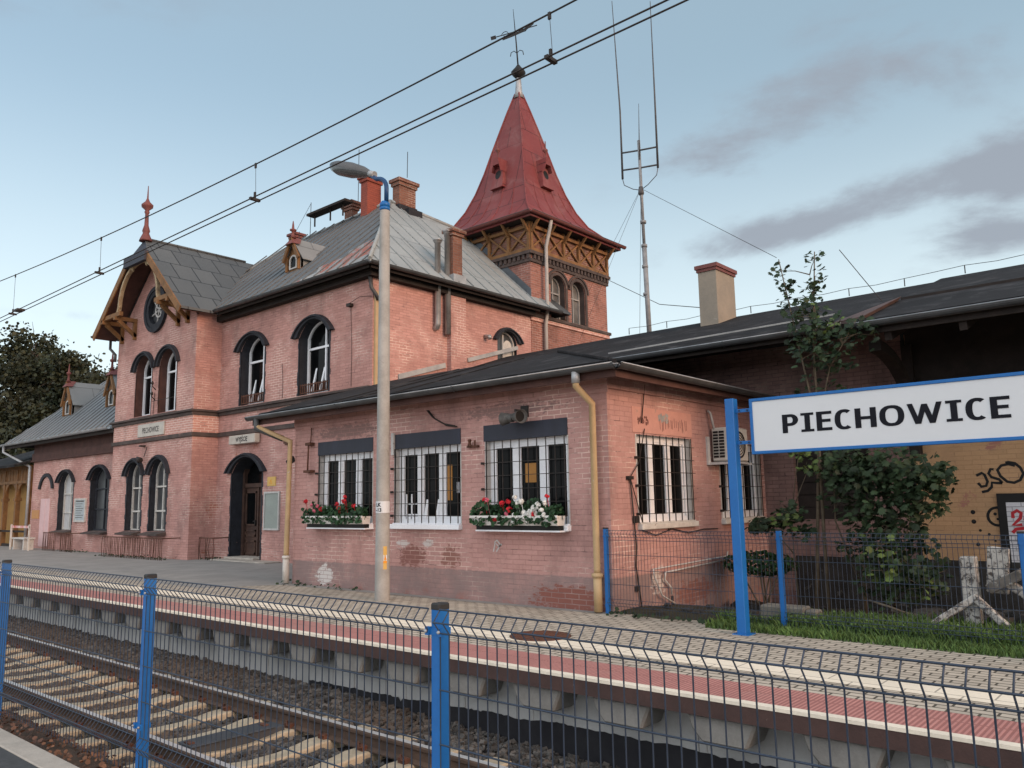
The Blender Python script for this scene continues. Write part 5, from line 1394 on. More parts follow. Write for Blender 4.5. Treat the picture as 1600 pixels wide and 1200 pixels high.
for z in (2.2,2.58):
    for x in (-4.22,-4.12): b.mark(); b.lathe((x,SY+.016,z-.008),[(.003,0),(.011,.003),(.011,.012),(.003,.016)],8)
b.build_each('bolt', M['iron'], SG)
# lettering
def letters(b, s, mapf, u, v, H, d, wv=.22, wh=.155, gap=.105, scale=1):
    """bold humanist capitals drawn as strokes; wv, wh stroke weights relative to the cap height"""
    V_, Hh = wv*H, wh*H
    dz_ = [0]
    def rc_(a,c,e,f): dz_[0] += .00012; b.fill([[(u+a,v+e),(u+c,v+e),(u+c,v+f),(u+a,v+f)]],mapf,d+dz_[0])
    def cring(w, a0, a1, cut):
        cx,cy,rx,ry = w/2,H/2,w/2,H/2+.02*H; n = 28; o_ = []; i_ = []
        for k in range(n+1):
            a = R(a0+(a1-a0)*k/n); ca,sa = math.cos(a),math.sin(a)
            sup = lambda t,e: math.copysign(abs(t)**e, t)
            o_.append((u+cx+rx*sup(ca,.85),v+cy+ry*sup(sa,.85))); i_.append((u+cx+(rx-V_)*sup(ca,.8),v+cy+(ry-Hh)*sup(sa,.8)))
        for k in range(n): b.face([mapf(*o_[k],d),mapf(*o_[k+1],d),mapf(*i_[k+1],d),mapf(*i_[k],d)])
    for ch in s:
        if ch == 'P':
            w = .66*H; rc_(0,V_,0,H)
            n = 18; cy = H*.685; ry = H*.315; o_ = [(u+V_,v+H)]; i_ = [(u+V_,v+H-Hh)]
            for k in range(n+1):
                a = PI/2-PI*k/n; o_.append((u+w-ry*1.0+ry*math.cos(a),v+cy+ry*math.sin(a))); i_.append((u+w-ry+(ry-V_)*math.cos(a),v+cy+(ry-Hh)*math.sin(a)))
            o_.append((u+V_,v+cy-ry)); i_.append((u+V_,v+cy-ry+Hh))
            for k in range(len(o_)-1): b.face([mapf(*o_[k],d),mapf(*o_[k+1],d),mapf(*i_[k+1],d),mapf(*i_[k],d)])
        elif ch == 'I':
            w = .52*H; rc_(w/2-V_/2,w/2+V_/2,0,H); rc_(0,w,0,Hh*.85); rc_(0,w,H-Hh*.85,H)
        elif ch == 'E':
            w = .60*H; rc_(0,V_,0,H); rc_(V_,w,0,Hh); rc_(V_,w,H-Hh,H); rc_(V_,w*.92,H/2-Hh/2+.02*H,H/2+Hh/2+.02*H)
        elif ch == 'C':
            w = .74*H; cring(w,52,308,0); w *= .9
        elif ch == 'O':
            w = .88*H; cring(w,0,360,0)
        elif ch == 'H':
            w = .78*H; rc_(0,V_,0,H); rc_(w-V_,w,0,H); rc_(V_,w-V_,H/2-Hh/2,H/2+Hh/2)
        elif ch == 'W':
            w = 1.18*H; q = V_*1.02
            for (a,c) in ((0,.26),(.5,.26),(.5,.74),(1,.74)):
                xa = a*(w-q); xb = c*(w-q); xa = xa if a not in (.5,) else .5*(w-q)
                hh = H if a != .5 else H*.95
                q = V_*.86; dz_[0] += .00012; b.fill([[(u+xb,v),(u+xb+q,v),(u+xa+q,v+hh),(u+xa,v+hh)]] ,mapf,d+dz_[0])
        u += w+gap*H
    return u
b = MB(); ue = letters(b,'PIECHOWICE',FR(SY+.012),0,0,1,0)
H_ = .205; k_ = 2.255/(ue-.105)
b = MB(); letters(b,'PIECHOWICE',lambda u,v,d=0: Vector((-3.70+u*k_,SY+.012-d,2.275+v*.212)),0,0,1,.003)
b.build('lettering', M['sign_black'], bd)

# ================================================================ SMALL SIGNS ON THE STATION
S1 = thing('name_board', (-26.1,YA,4.08), 'small aged cream board lettered PIECHOWICE on the pink gable wall', 'sign')
b = MB(); b.mbox(A,-27.04,-25.18,3.88,4.30,.012,.05); o = b.build('board', M['old_sign'], S1, bevel=.008)
text_mesh('PIECHOWICE',.25,'lettering',M['faded_black'],o,A,-26.12,4.0,.053,'CENTER',.004,.78)
S2 = thing('exit_sign', (-21.7,YF-.1,3.55), 'slim white box sign lettered WYJŚCIE above the arched brown door', 'sign')
b = MB(); b.mbox(F,-22.42,-20.98,3.40,3.66,.03,.2); o = b.build('box', M['old_sign'], S2, bevel=.01)
text_mesh('WYJŚCIE',.19,'lettering',M['sign_black'],o,F,-21.7,3.465,.203,'CENTER',.004,.85)
b = MB(); b.mbox(F,-22.3,-22.24,3.42,3.6,-.01,.03); b.mbox(F,-21.2,-21.14,3.42,3.6,-.01,.03); b.build('bracket', M['iron'], S2)
S3 = thing('notice_board', (-20.3,YF,1.4), 'grey-green framed notice board on the wall right of the arched door', 'notice board')
b = MB(); b.mbox(F,-20.62,-19.92,.92,1.92,0,.03); o = b.build('panel', M['green_grey'], S3)
b = MB(); b.ring(rect(-20.66,-19.88,.88,1.96),rect(-20.61,-19.93,.93,1.91),F,0,.05); b.build('frame', M['plaster'], o)
S4 = thing('yellow_plate', (-20.33,YF,2.25), 'small faded yellow plate on the wall above the grey-green notice board', 'plate')
b = MB(); b.mbox(F,-20.54,-20.12,2.12,2.38,0,.02); o = b.build('plate', M['yellow'], S4)
b = MB(); b.strip(F,[(-20.42,2.18),(-20.36,2.3),(-20.3,2.2),(-20.36,2.18)],.03,.023); b.build('mark', M['orange'], o)
S5 = thing('timetable_board', (-32.5,WY,1.5), 'pale blue-grey timetable board between two arched windows of the low wing', 'notice board')
b = MB(); b.mbox(Wf,-33.0,-32.05,1.12,1.92,0,.04); o = b.build('panel', plain('pale timetable',(.40,.45,.47),(.34,.38,.4),.5,5), S5)
b = MB(); b.ring(rect(-33.04,-32.01,1.08,1.96),rect(-32.98,-32.07,1.14,1.90),Wf,0,.06); b.build('frame', M['white_old'], o)
b = MB()
for i in range(8):
    v = 1.84-i*.085; b.mbox(Wf,-32.92,-32.2-.1*(i%3),v-.01,v+.01 if i else v+.03,.04,.0425)
b.build('print_lines', M['faded_black'], o)
S6 = thing('orange_board', (-37.1,WY,1.2), 'faded orange board on the wing wall beside the downpipe', 'board')
b = MB(); b.mbox(Wf,-37.55,-36.75,1.2,1.55,0,.02); b.build('panel', plain('faded orange board',(.52,.26,.10),(.45,.23,.1),.7,4), S6)
# bracket lamp remains over the lower twin windows and insulators between the upper ones
b = MB(); b.tube([A(-26.75,3.16,-.02),A(-26.6,3.2,.22),A(-26.3,3.13,.25)],.035,6); b.lathe(tuple(A(-26.45,3.02,.2)),[(.05,0),(.11,.05),(.1,.13),(.03,.18)],8); b.mbox(A,-26.62,-26.5,3.55,3.6,0,.18); b.tube([A(-26.4,3.55,.0),A(-26.38,3.2,.1)],.012,4); b.build('broken_lantern', M['iron'], ST)
b = MB()
for z in (5.15,5.5): b.tube([A(-25.98,z-.1,.0),A(-25.98,z,.12),A(-25.98,z+.12,.12)],.016,5); b.lathe(tuple(A(-25.98,z+.05,.12)),[(.02,0),(.045,.03),(.04,.09),(.015,.12)],8)
b.tube([A(-25.98,5.0,.1),A(-24.6,5.02,.05)],.01,4); b.tube([A(-26.0,5.3,.02),A(-26.05,4.6,.02)],.01,4); b.build('insulator', M['iron'], ST)
for (x,z0,z1) in ((-19.9,4.6,5.6),(-16.75,4.6,6.75)): b = MB(); b.tube([F(x,z0,.01),F(x+.02,(z0+z1)/2,.02),F(x-.05,z1,.01)],.007,4); b.build('wall_cable', M['iron'], ST)
b = MB(); b.mbox(F,-16.86,-16.7,6.72,6.80,0,.12); b.tube([F(-16.8,6.78,.1),F(-16.3,6.9,.1),F(-15.9,6.85,.03)],.008,4); b.build('wall_bracket', M['iron'], ST)
# wall bracket scars
b = MB(); b.mbox(F,-19.72,-19.55,3.28,3.36,0,.06); b.mbox(F,-19.62,-19.5,3.24,3.3,0,.08); b.build('wall_bracket', M['rust'], ST)

# iron railings round the basement lights
def railing(x0,x1,y,yb,h,label,bent=0,gaps=()):
    T = thing('iron_railing',((x0+x1)/2,y,0),label,'railing','rusty railings along the station wall')
    b = MB(); b.box(x0,x1,y-.015,y+.015,h-.03,h); 
    if yb: b.box(x1-.015,x1+.015,y,yb,h-.03,h)
    b.build('top_rail', M['rust'], T)
    b = MB(); n = int((x1-x0)/.115); rnd = random.Random(int(x1*7)); 
    for i in range(n+1):
        x = x0+(x1-x0)*i/n
        if any(a<x<c for a,c in gaps): continue
        b.mark(); q = rnd.uniform(-.05,.05)*bent; b.tube([(x,y,0),(x+q,y+rnd.uniform(-.02,.02)*bent,h*.5),(x+q*.3,y,h-.01)],.010,5)
    b.build_each('bar', M['rust'], T)
    return T
railing(-28.1,-23.9,11.45,12.0,.66,'long rusty railing at the foot of the gable wall under the twin windows',1)
railing(-23.3,-22.5,12.3,12.8,.66,'short rusty railing with few bent bars in the corner left of the brown door',2,[(-23.05,-22.9)])
railing(-34.7,-31.8,11.9,12.4,.7,'rusty railing under the wing windows near the pale pink door',1,[(-33.4,-33.0)])
BN = thing('wooden_bench',(-36.2,11.7,0),'small pale wooden bench with red and white tape at the wing downpipe','bench')
b = MB(); b.box(-36.9,-35.5,11.5,11.9,.42,.48); b.build('seat', M['white_old'], BN)
for x in (-36.8,-35.7): b = MB(); b.box(x,x+.1,11.52,11.88,0,.42); b.build('leg', M['white_old'], BN)
b = MB(); b.box(-36.95,-34.9,11.46,11.48,.86,.95); b.build('barrier_tape', plain('red and white tape',(.6,.12,.1),(.7,.62,.6),.6,6), BN)
b = MB()
for x in (-36.95,-34.95): b.mark(); b.box(x,x+.05,11.44,11.50,0,1.0)
b.build_each('tape_stake', M['white_old'], BN)

# ================================================================ LAMP POST
LP = thing('lamp_post',(-10.52,8.75,0),'tall pale concrete lamp post with a blue arm and grey hooded lamp','street lamp')
b = MB(); b.smooth = True; n = 20
b.grid([[(-10.52+r*math.cos(2*PI*k/n),8.75+r*math.sin(2*PI*k/n),z) for k in range(n)] for z,r in ((0,.124),(1.0,.117),(3.0,.106),(5.0,.095),(6.72,.085))],False,True); b.smooth = False
b.build('pole', M['pole'], LP)
b = MB(); b.lathe((-10.52,8.75,6.70),[(.090,0),(.090,.07),(.07,.09),(.06,.11)],20); b.lathe((-10.52,8.75,6.64),[(.089,0),(.089,.07)],20); b.build('collar', M['sign_blue'], LP)
b = MB(); pts = [(-10.48,8.75,6.8),(-10.48,8.75,7.05)]
for i in range(1,9):
    a = PI/2*i/8*.93; pts.append((-10.48-.30*(1-math.cos(a))-.02*i*0,8.75,7.05+.24*math.sin(a)))
pts.append((-11.0,8.75,7.47))
b.tube(pts,[.040]*(len(pts)-1)+[.034],12); b.build('arm', plain('navy arm',(.012,.06,.17),(.01,.05,.14),.4,3), LP)
LH = MB()
# lamp housing: tapered shell pointing left and up
ax = Vector((-1.0,0,.42)).normalized(); upv = Vector((.42,0,1)).normalized(); o0 = Vector((-10.92,8.75,7.44)); n = 14
sec = [(0,.05,.05,.05),(.08,.08,.07,.05),(.25,.13,.11,.08),(.6,.20,.14,.12),(.95,.21,.13,.12),(1.12,.15,.10,.09),(1.19,.04,.04,.03)]
rows = []
for t,w,h,dn in sec:
    c = o0+ax*t; rows.append([c+Vector((0,1,0))*w*math.cos(PI*k/n)+upv*h*math.sin(PI*k/n) for k in range(n+1)])
LH.smooth = True; LH.grid(rows); LH.smooth = False
hd_ = LH.build('lamp_head', M['lamp_top'], LP)
b = MB(); rows = []
for t,w,h,dn in sec:
    c = o0+ax*t; rows.append([c+Vector((0,1,0))*w*.97*math.cos(PI*k/n)-upv*dn*1.2*math.sin(PI*k/n) for k in range(n+1)])
b.smooth = True; b.grid(rows); b.build('diffuser', M['lamp_glass'], hd_)
b = MB(); b.tube([o0-ax*.12,o0+ax*.1],.06,10); b.build('spigot', M['gutter_l'], hd_)
def polewrap(z0,z1,a0,a1,mat,name,r,n=10):
    b = MB(); b.smooth = True
    b.grid([[(-10.52+r*math.cos(R(a0+(a1-a0)*k/n)),8.75+r*math.sin(R(a0+(a1-a0)*k/n)),z) for k in range(n+1)] for z in (z0,z1)]); return b.build(name,mat,LP)
pm = lambda r: (lambda u,v,d=0: Vector((-10.52+(r+d)*math.cos(u/r),8.75+(r+d)*math.sin(u/r),v)))
np_ = polewrap(1.41,1.60,215,395,M['sign_white'],'number_plate',.1165,20)
for (s_,v) in (('LK',1.515),('-13',1.43)):
    text_mesh(s_,.085,'lettering',M['sign_black'],np_,pm(.1165),.1165*R(258),v,.003,'LEFT',.003,.95)
wp = polewrap(.50,.87,326,356,M['yellow'],'warning_plate',.122,6)
b = MB(); mpw = pm(.122); u0 = .122*R(341)
b.fill([rect(u0-.03,u0+.03,.64,.73)],mpw,.003); b.build('white_field', M['sign_white'], wp)
b = MB(); b.fill([[(u0-.025,.655),(u0+.025,.655),(u0,.715)]],mpw,.005); b.fill([rect(u0-.03,u0+.03,.60,.635)],mpw,.004); b.build('warning_triangle', M['orange'], wp)

# ================================================================ OVERHEAD LINE
OL = thing('overhead_line',(-8,4.46,5),'black overhead railway wires with droppers crossing the sky','overhead wires')
def mz(x): return 5.21+.0026*(x+4.2)**2*(1 if x<-4.2 else .4)
b = MB(); b.tube([(x*1.0,4.46,min(mz(x),6.0)) for x in [-30+i*1.0 for i in range(45)]],.0075,5); b.build('messenger_wire', M['iron'], OL)
for dy in (-.045,.045):
    b = MB(); b.tube([(-45,4.46+dy,4.835),(14,4.46+dy,4.835)],.0072,5); b.build('contact_wire', M['iron'], OL)
b = MB()
for x in (-3.45,-7.54,-11.56,-15.06,-19.1,.6):
    b.mark(); z = mz(x); b.tube([(x,4.46,z),(x+.02,4.46,4.87)],.0028,4); b.box(x-.012,x+.012,4.452,4.468,z-.045,z+.012)
b.build_each('dropper', M['iron'], OL)
b = MB()
for x in (-3.45,-7.54,-11.56,-15.06,-19.1,.6): b.mark(); b.box(x-.015,x+.02,4.40,4.52,4.822,4.85); b.box(x-.008,x+.012,4.45,4.47,4.85,4.92)
b.mark(); b.box(-14.85,-14.65,4.40,4.52,4.83,4.86)
b.build_each('dropper_clamp', M['iron'], OL)

# ================================================================ ANTENNA
AT = thing('antenna_mast',(-11.5,19.0,5.7),'slender forked radio antenna mast rising behind the felt roof','antenna')
b = MB(); b.tube([(-11.47,19,5.5),(-11.53,19,8.6)],.07,8); b.tube([(-11.53,19,8.6),(-11.57,19,11.8)],.045,8)
for z in (7.2,8.0,8.6,9.3): b.lathe((-11.53,19,z),[(.085,0),(.085,.08)],10)
b.build('mast', M['mast'], AT)
b = MB()
for (x0,x1,ztop,zl) in ((-12.16,-12.3,16.5,10.75),(-10.98,-10.99,15.9,10.75)):
    b.mark(); b.tube([(x0,19,zl+.05),(x0,19,12.9),(x1,19,ztop)],[.032,.024,.010],6)
b.mark(); b.tube([(-11.55,18.97,11.2),(-11.50,18.97,12.9)],[.02,.006],5)
b.build_each('whip', M['galv'], AT)
b = MB()
for z in (10.97,11.5): b.tube([(-12.16,19,z+.1),(-11.56,19,z),(-10.98,19,z-.08)],.025,6)
for s,x in ((-1,-12.16),(1,-10.98)): b.tube([(x,19,10.8),(x-s*.05,19,10.6),(-11.57+s*.25,19,10.4),(-11.57,19,10.3)],.012,5)
b.lathe((-11.56,19,10.15),[(.06,0),(.09,.05),(.06,.25)],8)
b.build('cross_arm', M['galv'], AT)
b = MB()
for p in ((-13.9,19.6,7.9),(-6.6,16.2,6.6),(-12.4,17.0,5.8),(-11.3,18.2,5.9)): b.mark(); b.tube([(-11.56,19,10.35),p],.006,4)
b.build_each('guy_wire', M['iron'], AT)
b = MB(); b.tube([(TX1+.02,23.3,9.45),(-12,20.5,7.3),(-8.9,17.7,6.15)],.010,4); o = b.build('service_cable', M['iron']); tag(o,'thin cable strung from the red tower to the grey shed chimney','cable')
# ================================================================ YARD, PLANTS, TREES
rnd = random.Random(21)
b = MB(); rows = []
for i in range(90):
    x = AX1-.02+i*.2
    rows.append([(x,y,z+.05*noise.noise(Vector((x*1.3,y*1.3,3)))+(0 if y<9.7 else .03*noise.noise(Vector((x*5,y*5,1))))) for y,z in [(9.3,-.03),(9.5,0.0),(9.8,.02),(10.2,.03),(10.7,.0),(11.2,-.05),(11.8,-.13),(12.4,-.22),(13.0,-.33),(13.6,-.45),(14.2,-.52),(14.8,-.55)]])
b.smooth = True; b.grid(rows); struct(b,'yard',plain('dark mossy soil',(.045,.045,.028),(.03,.028,.02),.95,3,bump=.6))
# grass
b = MB(); n = 0
for i in range(34000):
    x = AX1+1.6+rnd.random()**.9*8.7; y = 9.12+abs(rnd.gauss(0,1.05))
    if y > 12.3: continue
    dens = noise.noise(Vector((x*.9,y*.9,7)))
    if dens < -.12 and y > 9.9: continue
    if x < -4.3 and dens < .05 and y > 9.6: continue
    z = 0 if y < 10.7 else -.05-(y-10.7)*.13
    h = rnd.uniform(.05,.17)*(1.0 if y>9.5 else .55)*(1+.6*max(0,dens)); a = rnd.uniform(0,6.28); w = rnd.uniform(.006,.012); ln = rnd.uniform(.2,.8)*h
    dx,dy = math.cos(a),math.sin(a); px_,py_ = -dy*w,dx*w
    b.face([(x-px_,y-py_,z),(x+px_,y+py_,z),(x+px_*.8+dx*ln*.4,y+py_*.8+dy*ln*.4,z+h*.6),(x+dx*ln,y+dy*ln,z+h),(x-px_*.8+dx*ln*.4,y-py_*.8+dy*ln*.4,z+h*.6)])
    if i % 14 == 0 and y > 9.5:
        for q in range(3): leafdisc(b,(x+rnd.gauss(0,.04),y+rnd.gauss(0,.04),z+.04+rnd.random()*.10),rnd.uniform(.010,.022),(rnd.gauss(0,.6),rnd.gauss(-.4,.6),1),5)
o = b.build('grass', M['grass']); tag(o,'fresh green grass and weeds in the yard behind the farther fence','grass',kind='stuff')
# weeds along the walls
b = MB()
for (x0,x1,y,n) in ((-34,-31,12.1,60),(-28.5,-24,11.7,110),(-23.3,-22.6,12.6,30),(-14.4,-12.0,9.46,50),(-6.5,-5,9.42,40)):
    for i in range(n):
        x = rnd.uniform(x0,x1); yy = y+rnd.gauss(0,.12); leafdisc(b,(x,yy,.01+abs(rnd.gauss(0,.03))),rnd.uniform(.02,.045),(rnd.gauss(0,.6),-.6,.8),5)
o = b.build('wall_weeds', M['leaf']); tag(o,'low weeds growing along the foot of the station wall','weeds',kind='stuff')

MAPLE = [(0,-.5),(.18,-.42),(.5,-.30),(.38,-.12),(.62,.12),(.36,.12),(.34,.34),(.16,.26),(0,.62),(-.16,.26),(-.34,.34),(-.36,.12),(-.62,.12),(-.38,-.12),(-.5,-.30),(-.18,-.42)]
def mleaf(b, c, s, nrm, spin):
    nrm = Vector(nrm).normalized(); ref = Vector((0,0,1)) if abs(nrm.z)<.95 else Vector((0,1,0))
    x = nrm.cross(ref).normalized(); y = x.cross(nrm); ca,sa = math.cos(spin),math.sin(spin)
    pts = [Vector(c)+s*((u*ca-v*sa)*x+(u*sa+v*ca)*y)+nrm*(-.18*s*abs(u)) for u,v in MAPLE]
    i = len(b.v); b.v += [tuple(p) for p in pts]+[tuple(Vector(c))]
    for k in range(16): b.f.append((i+k,i+(k+1)%16,i+16)); b.mi.append(b.m); b.sm.append(False)
def sapling(name, base, label, stems, clusters, light=(), cat='tree', size=(.055,.115), dens=3.0):
    T = thing(name, base, label, cat)
    b = MB()
    for pts,r in stems: b.tube(pts,[r*(1-.75*i/(len(pts)-1)) for i in range(len(pts))],6)
    P_ = [Vector(p) for pts,_ in stems for k in range(len(pts)-1) for p in (pts[k+1],(Vector(pts[k])+Vector(pts[k+1]))/2)]
    for (c,r,n,sq) in list(clusters)+list(light):
        c = Vector(c); lowp = [p for p in P_ if p.z < c.z+.02] or P_; a = min(lowp, key=lambda p: (p-c).length)
        b.tube([a,(a+c)/2+Vector((0,0,.03)),c],[.010,.007,.004],5)
        for q in range(4): b.tube([c,c+Vector((rnd.gauss(0,1),rnd.gauss(0,.6),rnd.gauss(.2,.7)))*r*.5],.0035,4)
    b.build('stem', M['stem'], T)
    for lst,mt,nm in ((clusters,'leaf','foliage'),(light,'leaf_light','young_leaves')):
        if not lst: continue
        b = MB()
        for (c,r,n,sq) in lst:
            c = Vector(c)
            for i in range(int(n*dens)):
                v = Vector((rnd.gauss(0,1),rnd.gauss(0,.8),rnd.gauss(0,1)*sq)); v *= r*.62
                if v.length > r*1.15: v *= r/v.length
                p = c+v
                mleaf(b,p,rnd.uniform(*size),(rnd.gauss(0,.5),-.55+rnd.gauss(0,.45),.75+rnd.gauss(0,.4)),rnd.uniform(-1,1)+PI)
        b.build(nm, M[mt], T)
    return T
cl = [((-4.95,12.3,5.15),.16,8,1.2),((-4.9,12.3,4.85),.16,10,1.2),((-4.85,12.3,4.6),.2,12,1.2),((-4.78,12.3,4.4),.2,16,1),((-4.42,12.3,5.2),.16,10,1.2),((-4.42,12.3,4.95),.18,12,1.2),((-4.48,12.3,4.7),.2,14,1.2),((-4.5,12.3,4.45),.2,16,1),
      ((-4.45,12.3,4.15),.36,46,.8),((-4.1,12.3,4.0),.34,38,.7),((-3.85,12.25,3.95),.30,30,.7),((-4.5,12.25,3.75),.36,50,.7),((-4.2,12.3,3.6),.3,34,.6),((-4.65,12.3,4.0),.26,24,.6),
      ((-4.55,12.35,3.15),.35,36,.9),((-4.2,12.3,2.9),.3,30,.8)]
st = [([(-4.6,12.35,-.25),(-4.58,12.35,1.4),(-4.55,12.33,2.6),(-4.75,12.3,3.9),(-4.98,12.3,5.35)],.03),([(-4.8,12.4,-.25),(-4.7,12.4,1.0),(-4.55,12.35,2.6),(-4.52,12.3,3.9),(-4.40,12.3,5.35)],.032),([(-4.55,12.33,2.6),(-4.3,12.3,3.5),(-3.85,12.25,4.15)],.016),([(-4.55,12.3,3.4),(-4.45,12.3,4.3),(-4.5,12.3,5.0)],.012)]
sapling('maple_sapling',(-4.6,12.35,-.25),'tall thin maple sapling whose top leaves reach above the shed gutter',st,cl,[((-4.2,12.25,4.1),.3,5,1),((-4.45,12.22,4.3),.25,4,1)],dens=2.0)
cl = [((-3.95,12.1,1.85),.42,70,.7),((-3.5,12.1,1.95),.42,64,.6),((-3.12,12.05,1.85),.34,44,.6),((-2.85,12.0,1.82),.18,16,.6),((-4.35,12.1,1.95),.30,26,.6),((-3.55,12.1,1.5),.42,70,.7),((-3.2,12.05,1.4),.34,40,.7),((-3.9,12.2,1.3),.36,40,.8),((-3.55,12.1,1.05),.42,60,.7),((-3.4,12.0,.68),.48,80,.8),((-3.65,12.1,.35),.42,56,.7),((-3.2,12.0,.45),.34,40,.7),((-4.0,12.2,.8),.32,30,.8),((-4.3,12.2,1.55),.24,14,.8),((-2.95,12.0,1.78),.30,34,.6),((-3.05,12.0,1.5),.28,26,.6),((-4.1,12.15,2.05),.34,34,.6),((-3.7,12.2,1.75),.45,60,.6)]
st = [([(-4.1,12.4,-.25),(-4.0,12.3,.8),(-3.9,12.2,1.6),(-3.4,12.1,2.1)],.035),([(-4.0,12.3,.8),(-3.5,12.1,1.2),(-3.0,12.05,1.85)],.02),([(-3.7,12.3,-.25),(-3.5,12.1,.6),(-3.2,12.0,1.4)],.025),([(-4.1,12.4,.2),(-4.35,12.2,1.2),(-4.3,12.15,2.0)],.018)]
sapling('maple_bush',(-3.9,12.3,-.25),'broad dark maple bush growing below the big station sign',st,cl,[((-3.62,11.7,.9),.22,6,1),((-3.6,11.7,.55),.2,6,1),((-3.1,11.75,.35),.15,4,1)],'bush')
cl = [((-5.35,12.2,1.15),.24,26,.5),((-5.0,12.15,1.3),.24,26,.6),((-5.65,12.3,1.1),.2,14,.5),((-4.85,12.15,1.05),.2,12,.6)]
st = [([(-5.05,12.4,-.25),(-5.05,12.3,.6),(-5.0,12.2,1.3)],.018),([(-5.05,12.3,.7),(-5.3,12.2,1.05),(-5.7,12.25,1.15)],.012)]
sapling('maple_seedling',(-5.05,12.35,-.25),'small maple with pale leaves between the sign post and the side window',st,cl,[((-5.0,12.0,1.22),.2,9,.7),((-4.75,12.0,2.2),.16,7,.6),((-4.6,12.0,2.0),.14,5,.6)],'bush')
# low shrub by the pipe
SH = thing('clipped_shrub',(-5.9,12.6,-.3),'low rounded green shrub at the annex side wall behind the sign post','bush')
b = MB()
for i in range(900):
    v = Vector((rnd.gauss(0,1),rnd.gauss(0,1),rnd.gauss(0,1))).normalized(); r = rnd.uniform(.75,1.03)
    c = Vector((-5.75+.62*v.x*r,12.6+.4*v.y*r,.5+.20*v.z*r+.05*noise.noise(v*3)))
    leafdisc(b,c,rnd.uniform(.02,.04),v+Vector((rnd.gauss(0,.5),rnd.gauss(0,.5),rnd.gauss(0,.5))),6)
b.build('foliage', M['leaf_ger'], SH)
b = MB()
for i in range(6): b.tube([(-5.75+rnd.gauss(0,.05),12.6,-.3),(-5.75+rnd.gauss(0,.3),12.6+rnd.gauss(0,.15),.45)],.014,5)
b.build('stem', M['stem'], SH)
# concrete block, rubble, fallen branch
CB2 = thing('concrete_block',(-4.25,10.3,0),'weathered grey concrete kerb block lying behind the farther fence','concrete block')
b = MB(); b.box(-4.62,-4.05,10.05,10.3,-.05,.20); b.box(-4.05,-3.9,10.07,10.28,-.05,.17); b.build('block', plain('mossy concrete',(.20,.19,.165),(.13,.125,.11),.9,5,bump=.4), CB2, bevel=.02)
b = MB()
for i in range(240):
    x = rnd.uniform(-6.4,0); y = rnd.uniform(12.6,14.5); s = rnd.uniform(.05,.17); z = -.2-(y-12)*.13
    if i < 40: x = rnd.uniform(-3.2,-1.2); y = rnd.uniform(11.0,12.0); z = 0; s = rnd.uniform(.05,.13)
    if i > 225: x = rnd.uniform(-6.4,-3.6); y = rnd.uniform(9.6,10.8); z = 0.02; s = rnd.uniform(.03,.07)
    q = [Vector((x,y,z))+Vector([c*s*rnd.uniform(.6,1.2) for c in p]) for p in cube]
    b.hexa(q)
o = b.build('rubble', M['stone'], bevel=.01); tag(o,'dark stone rubble heaped at the foot of the goods shed','rubble',kind='stuff')
b = MB(); b.tube([(-3.3,11.0,.12),(-2.95,10.75,.1),(-2.7,10.6,.03),(-2.6,10.45,.02)],[.02,.035,.045,.05],7); b.tube([(-3.0,10.8,.1),(-3.2,10.65,.2),(-3.5,10.8,.25)],.015,5); o = b.build('fallen_branch', M['stem']); tag(o,'pale fallen branch lying in the grass beside the white timber buffer','branch')
# buffer stop of old timbers
BS = thing('buffer_stop',(-2.2,10.5,0),'old timber buffer stop with peeling white paint in the yard grass','buffer stop')
def tb(a,c,w,h,mt,nm):
    b = MB(); b.bar(a,c,w,h,(0,-1,0)); b.build(nm,M[mt],BS,bevel=.012)
tb((-2.27,10.5,-.1),(-2.27,10.5,.85),.16,.16,'tim_white','upright'); tb((-2.02,10.55,.45),(-1.97,10.55,.96),.22,.05,'tim_white','cross_board')
tb((-2.2,10.42,.42),(-2.95,10.2,-.12),.075,.09,'tim_white','strut'); tb((-2.22,10.40,.40),(-1.55,10.3,-.25),.08,.09,'tim_white','strut')
tb((-2.08,10.48,.5),(-1.72,10.4,.70),.11,.14,'tim_grey','beam'); tb((-1.98,10.5,.62),(-1.2,10.45,.1),.10,.07,'tim_white','strut'); tb((-1.7,10.6,-.2),(-1.7,10.6,.5),.16,.16,'tim_grey','upright')

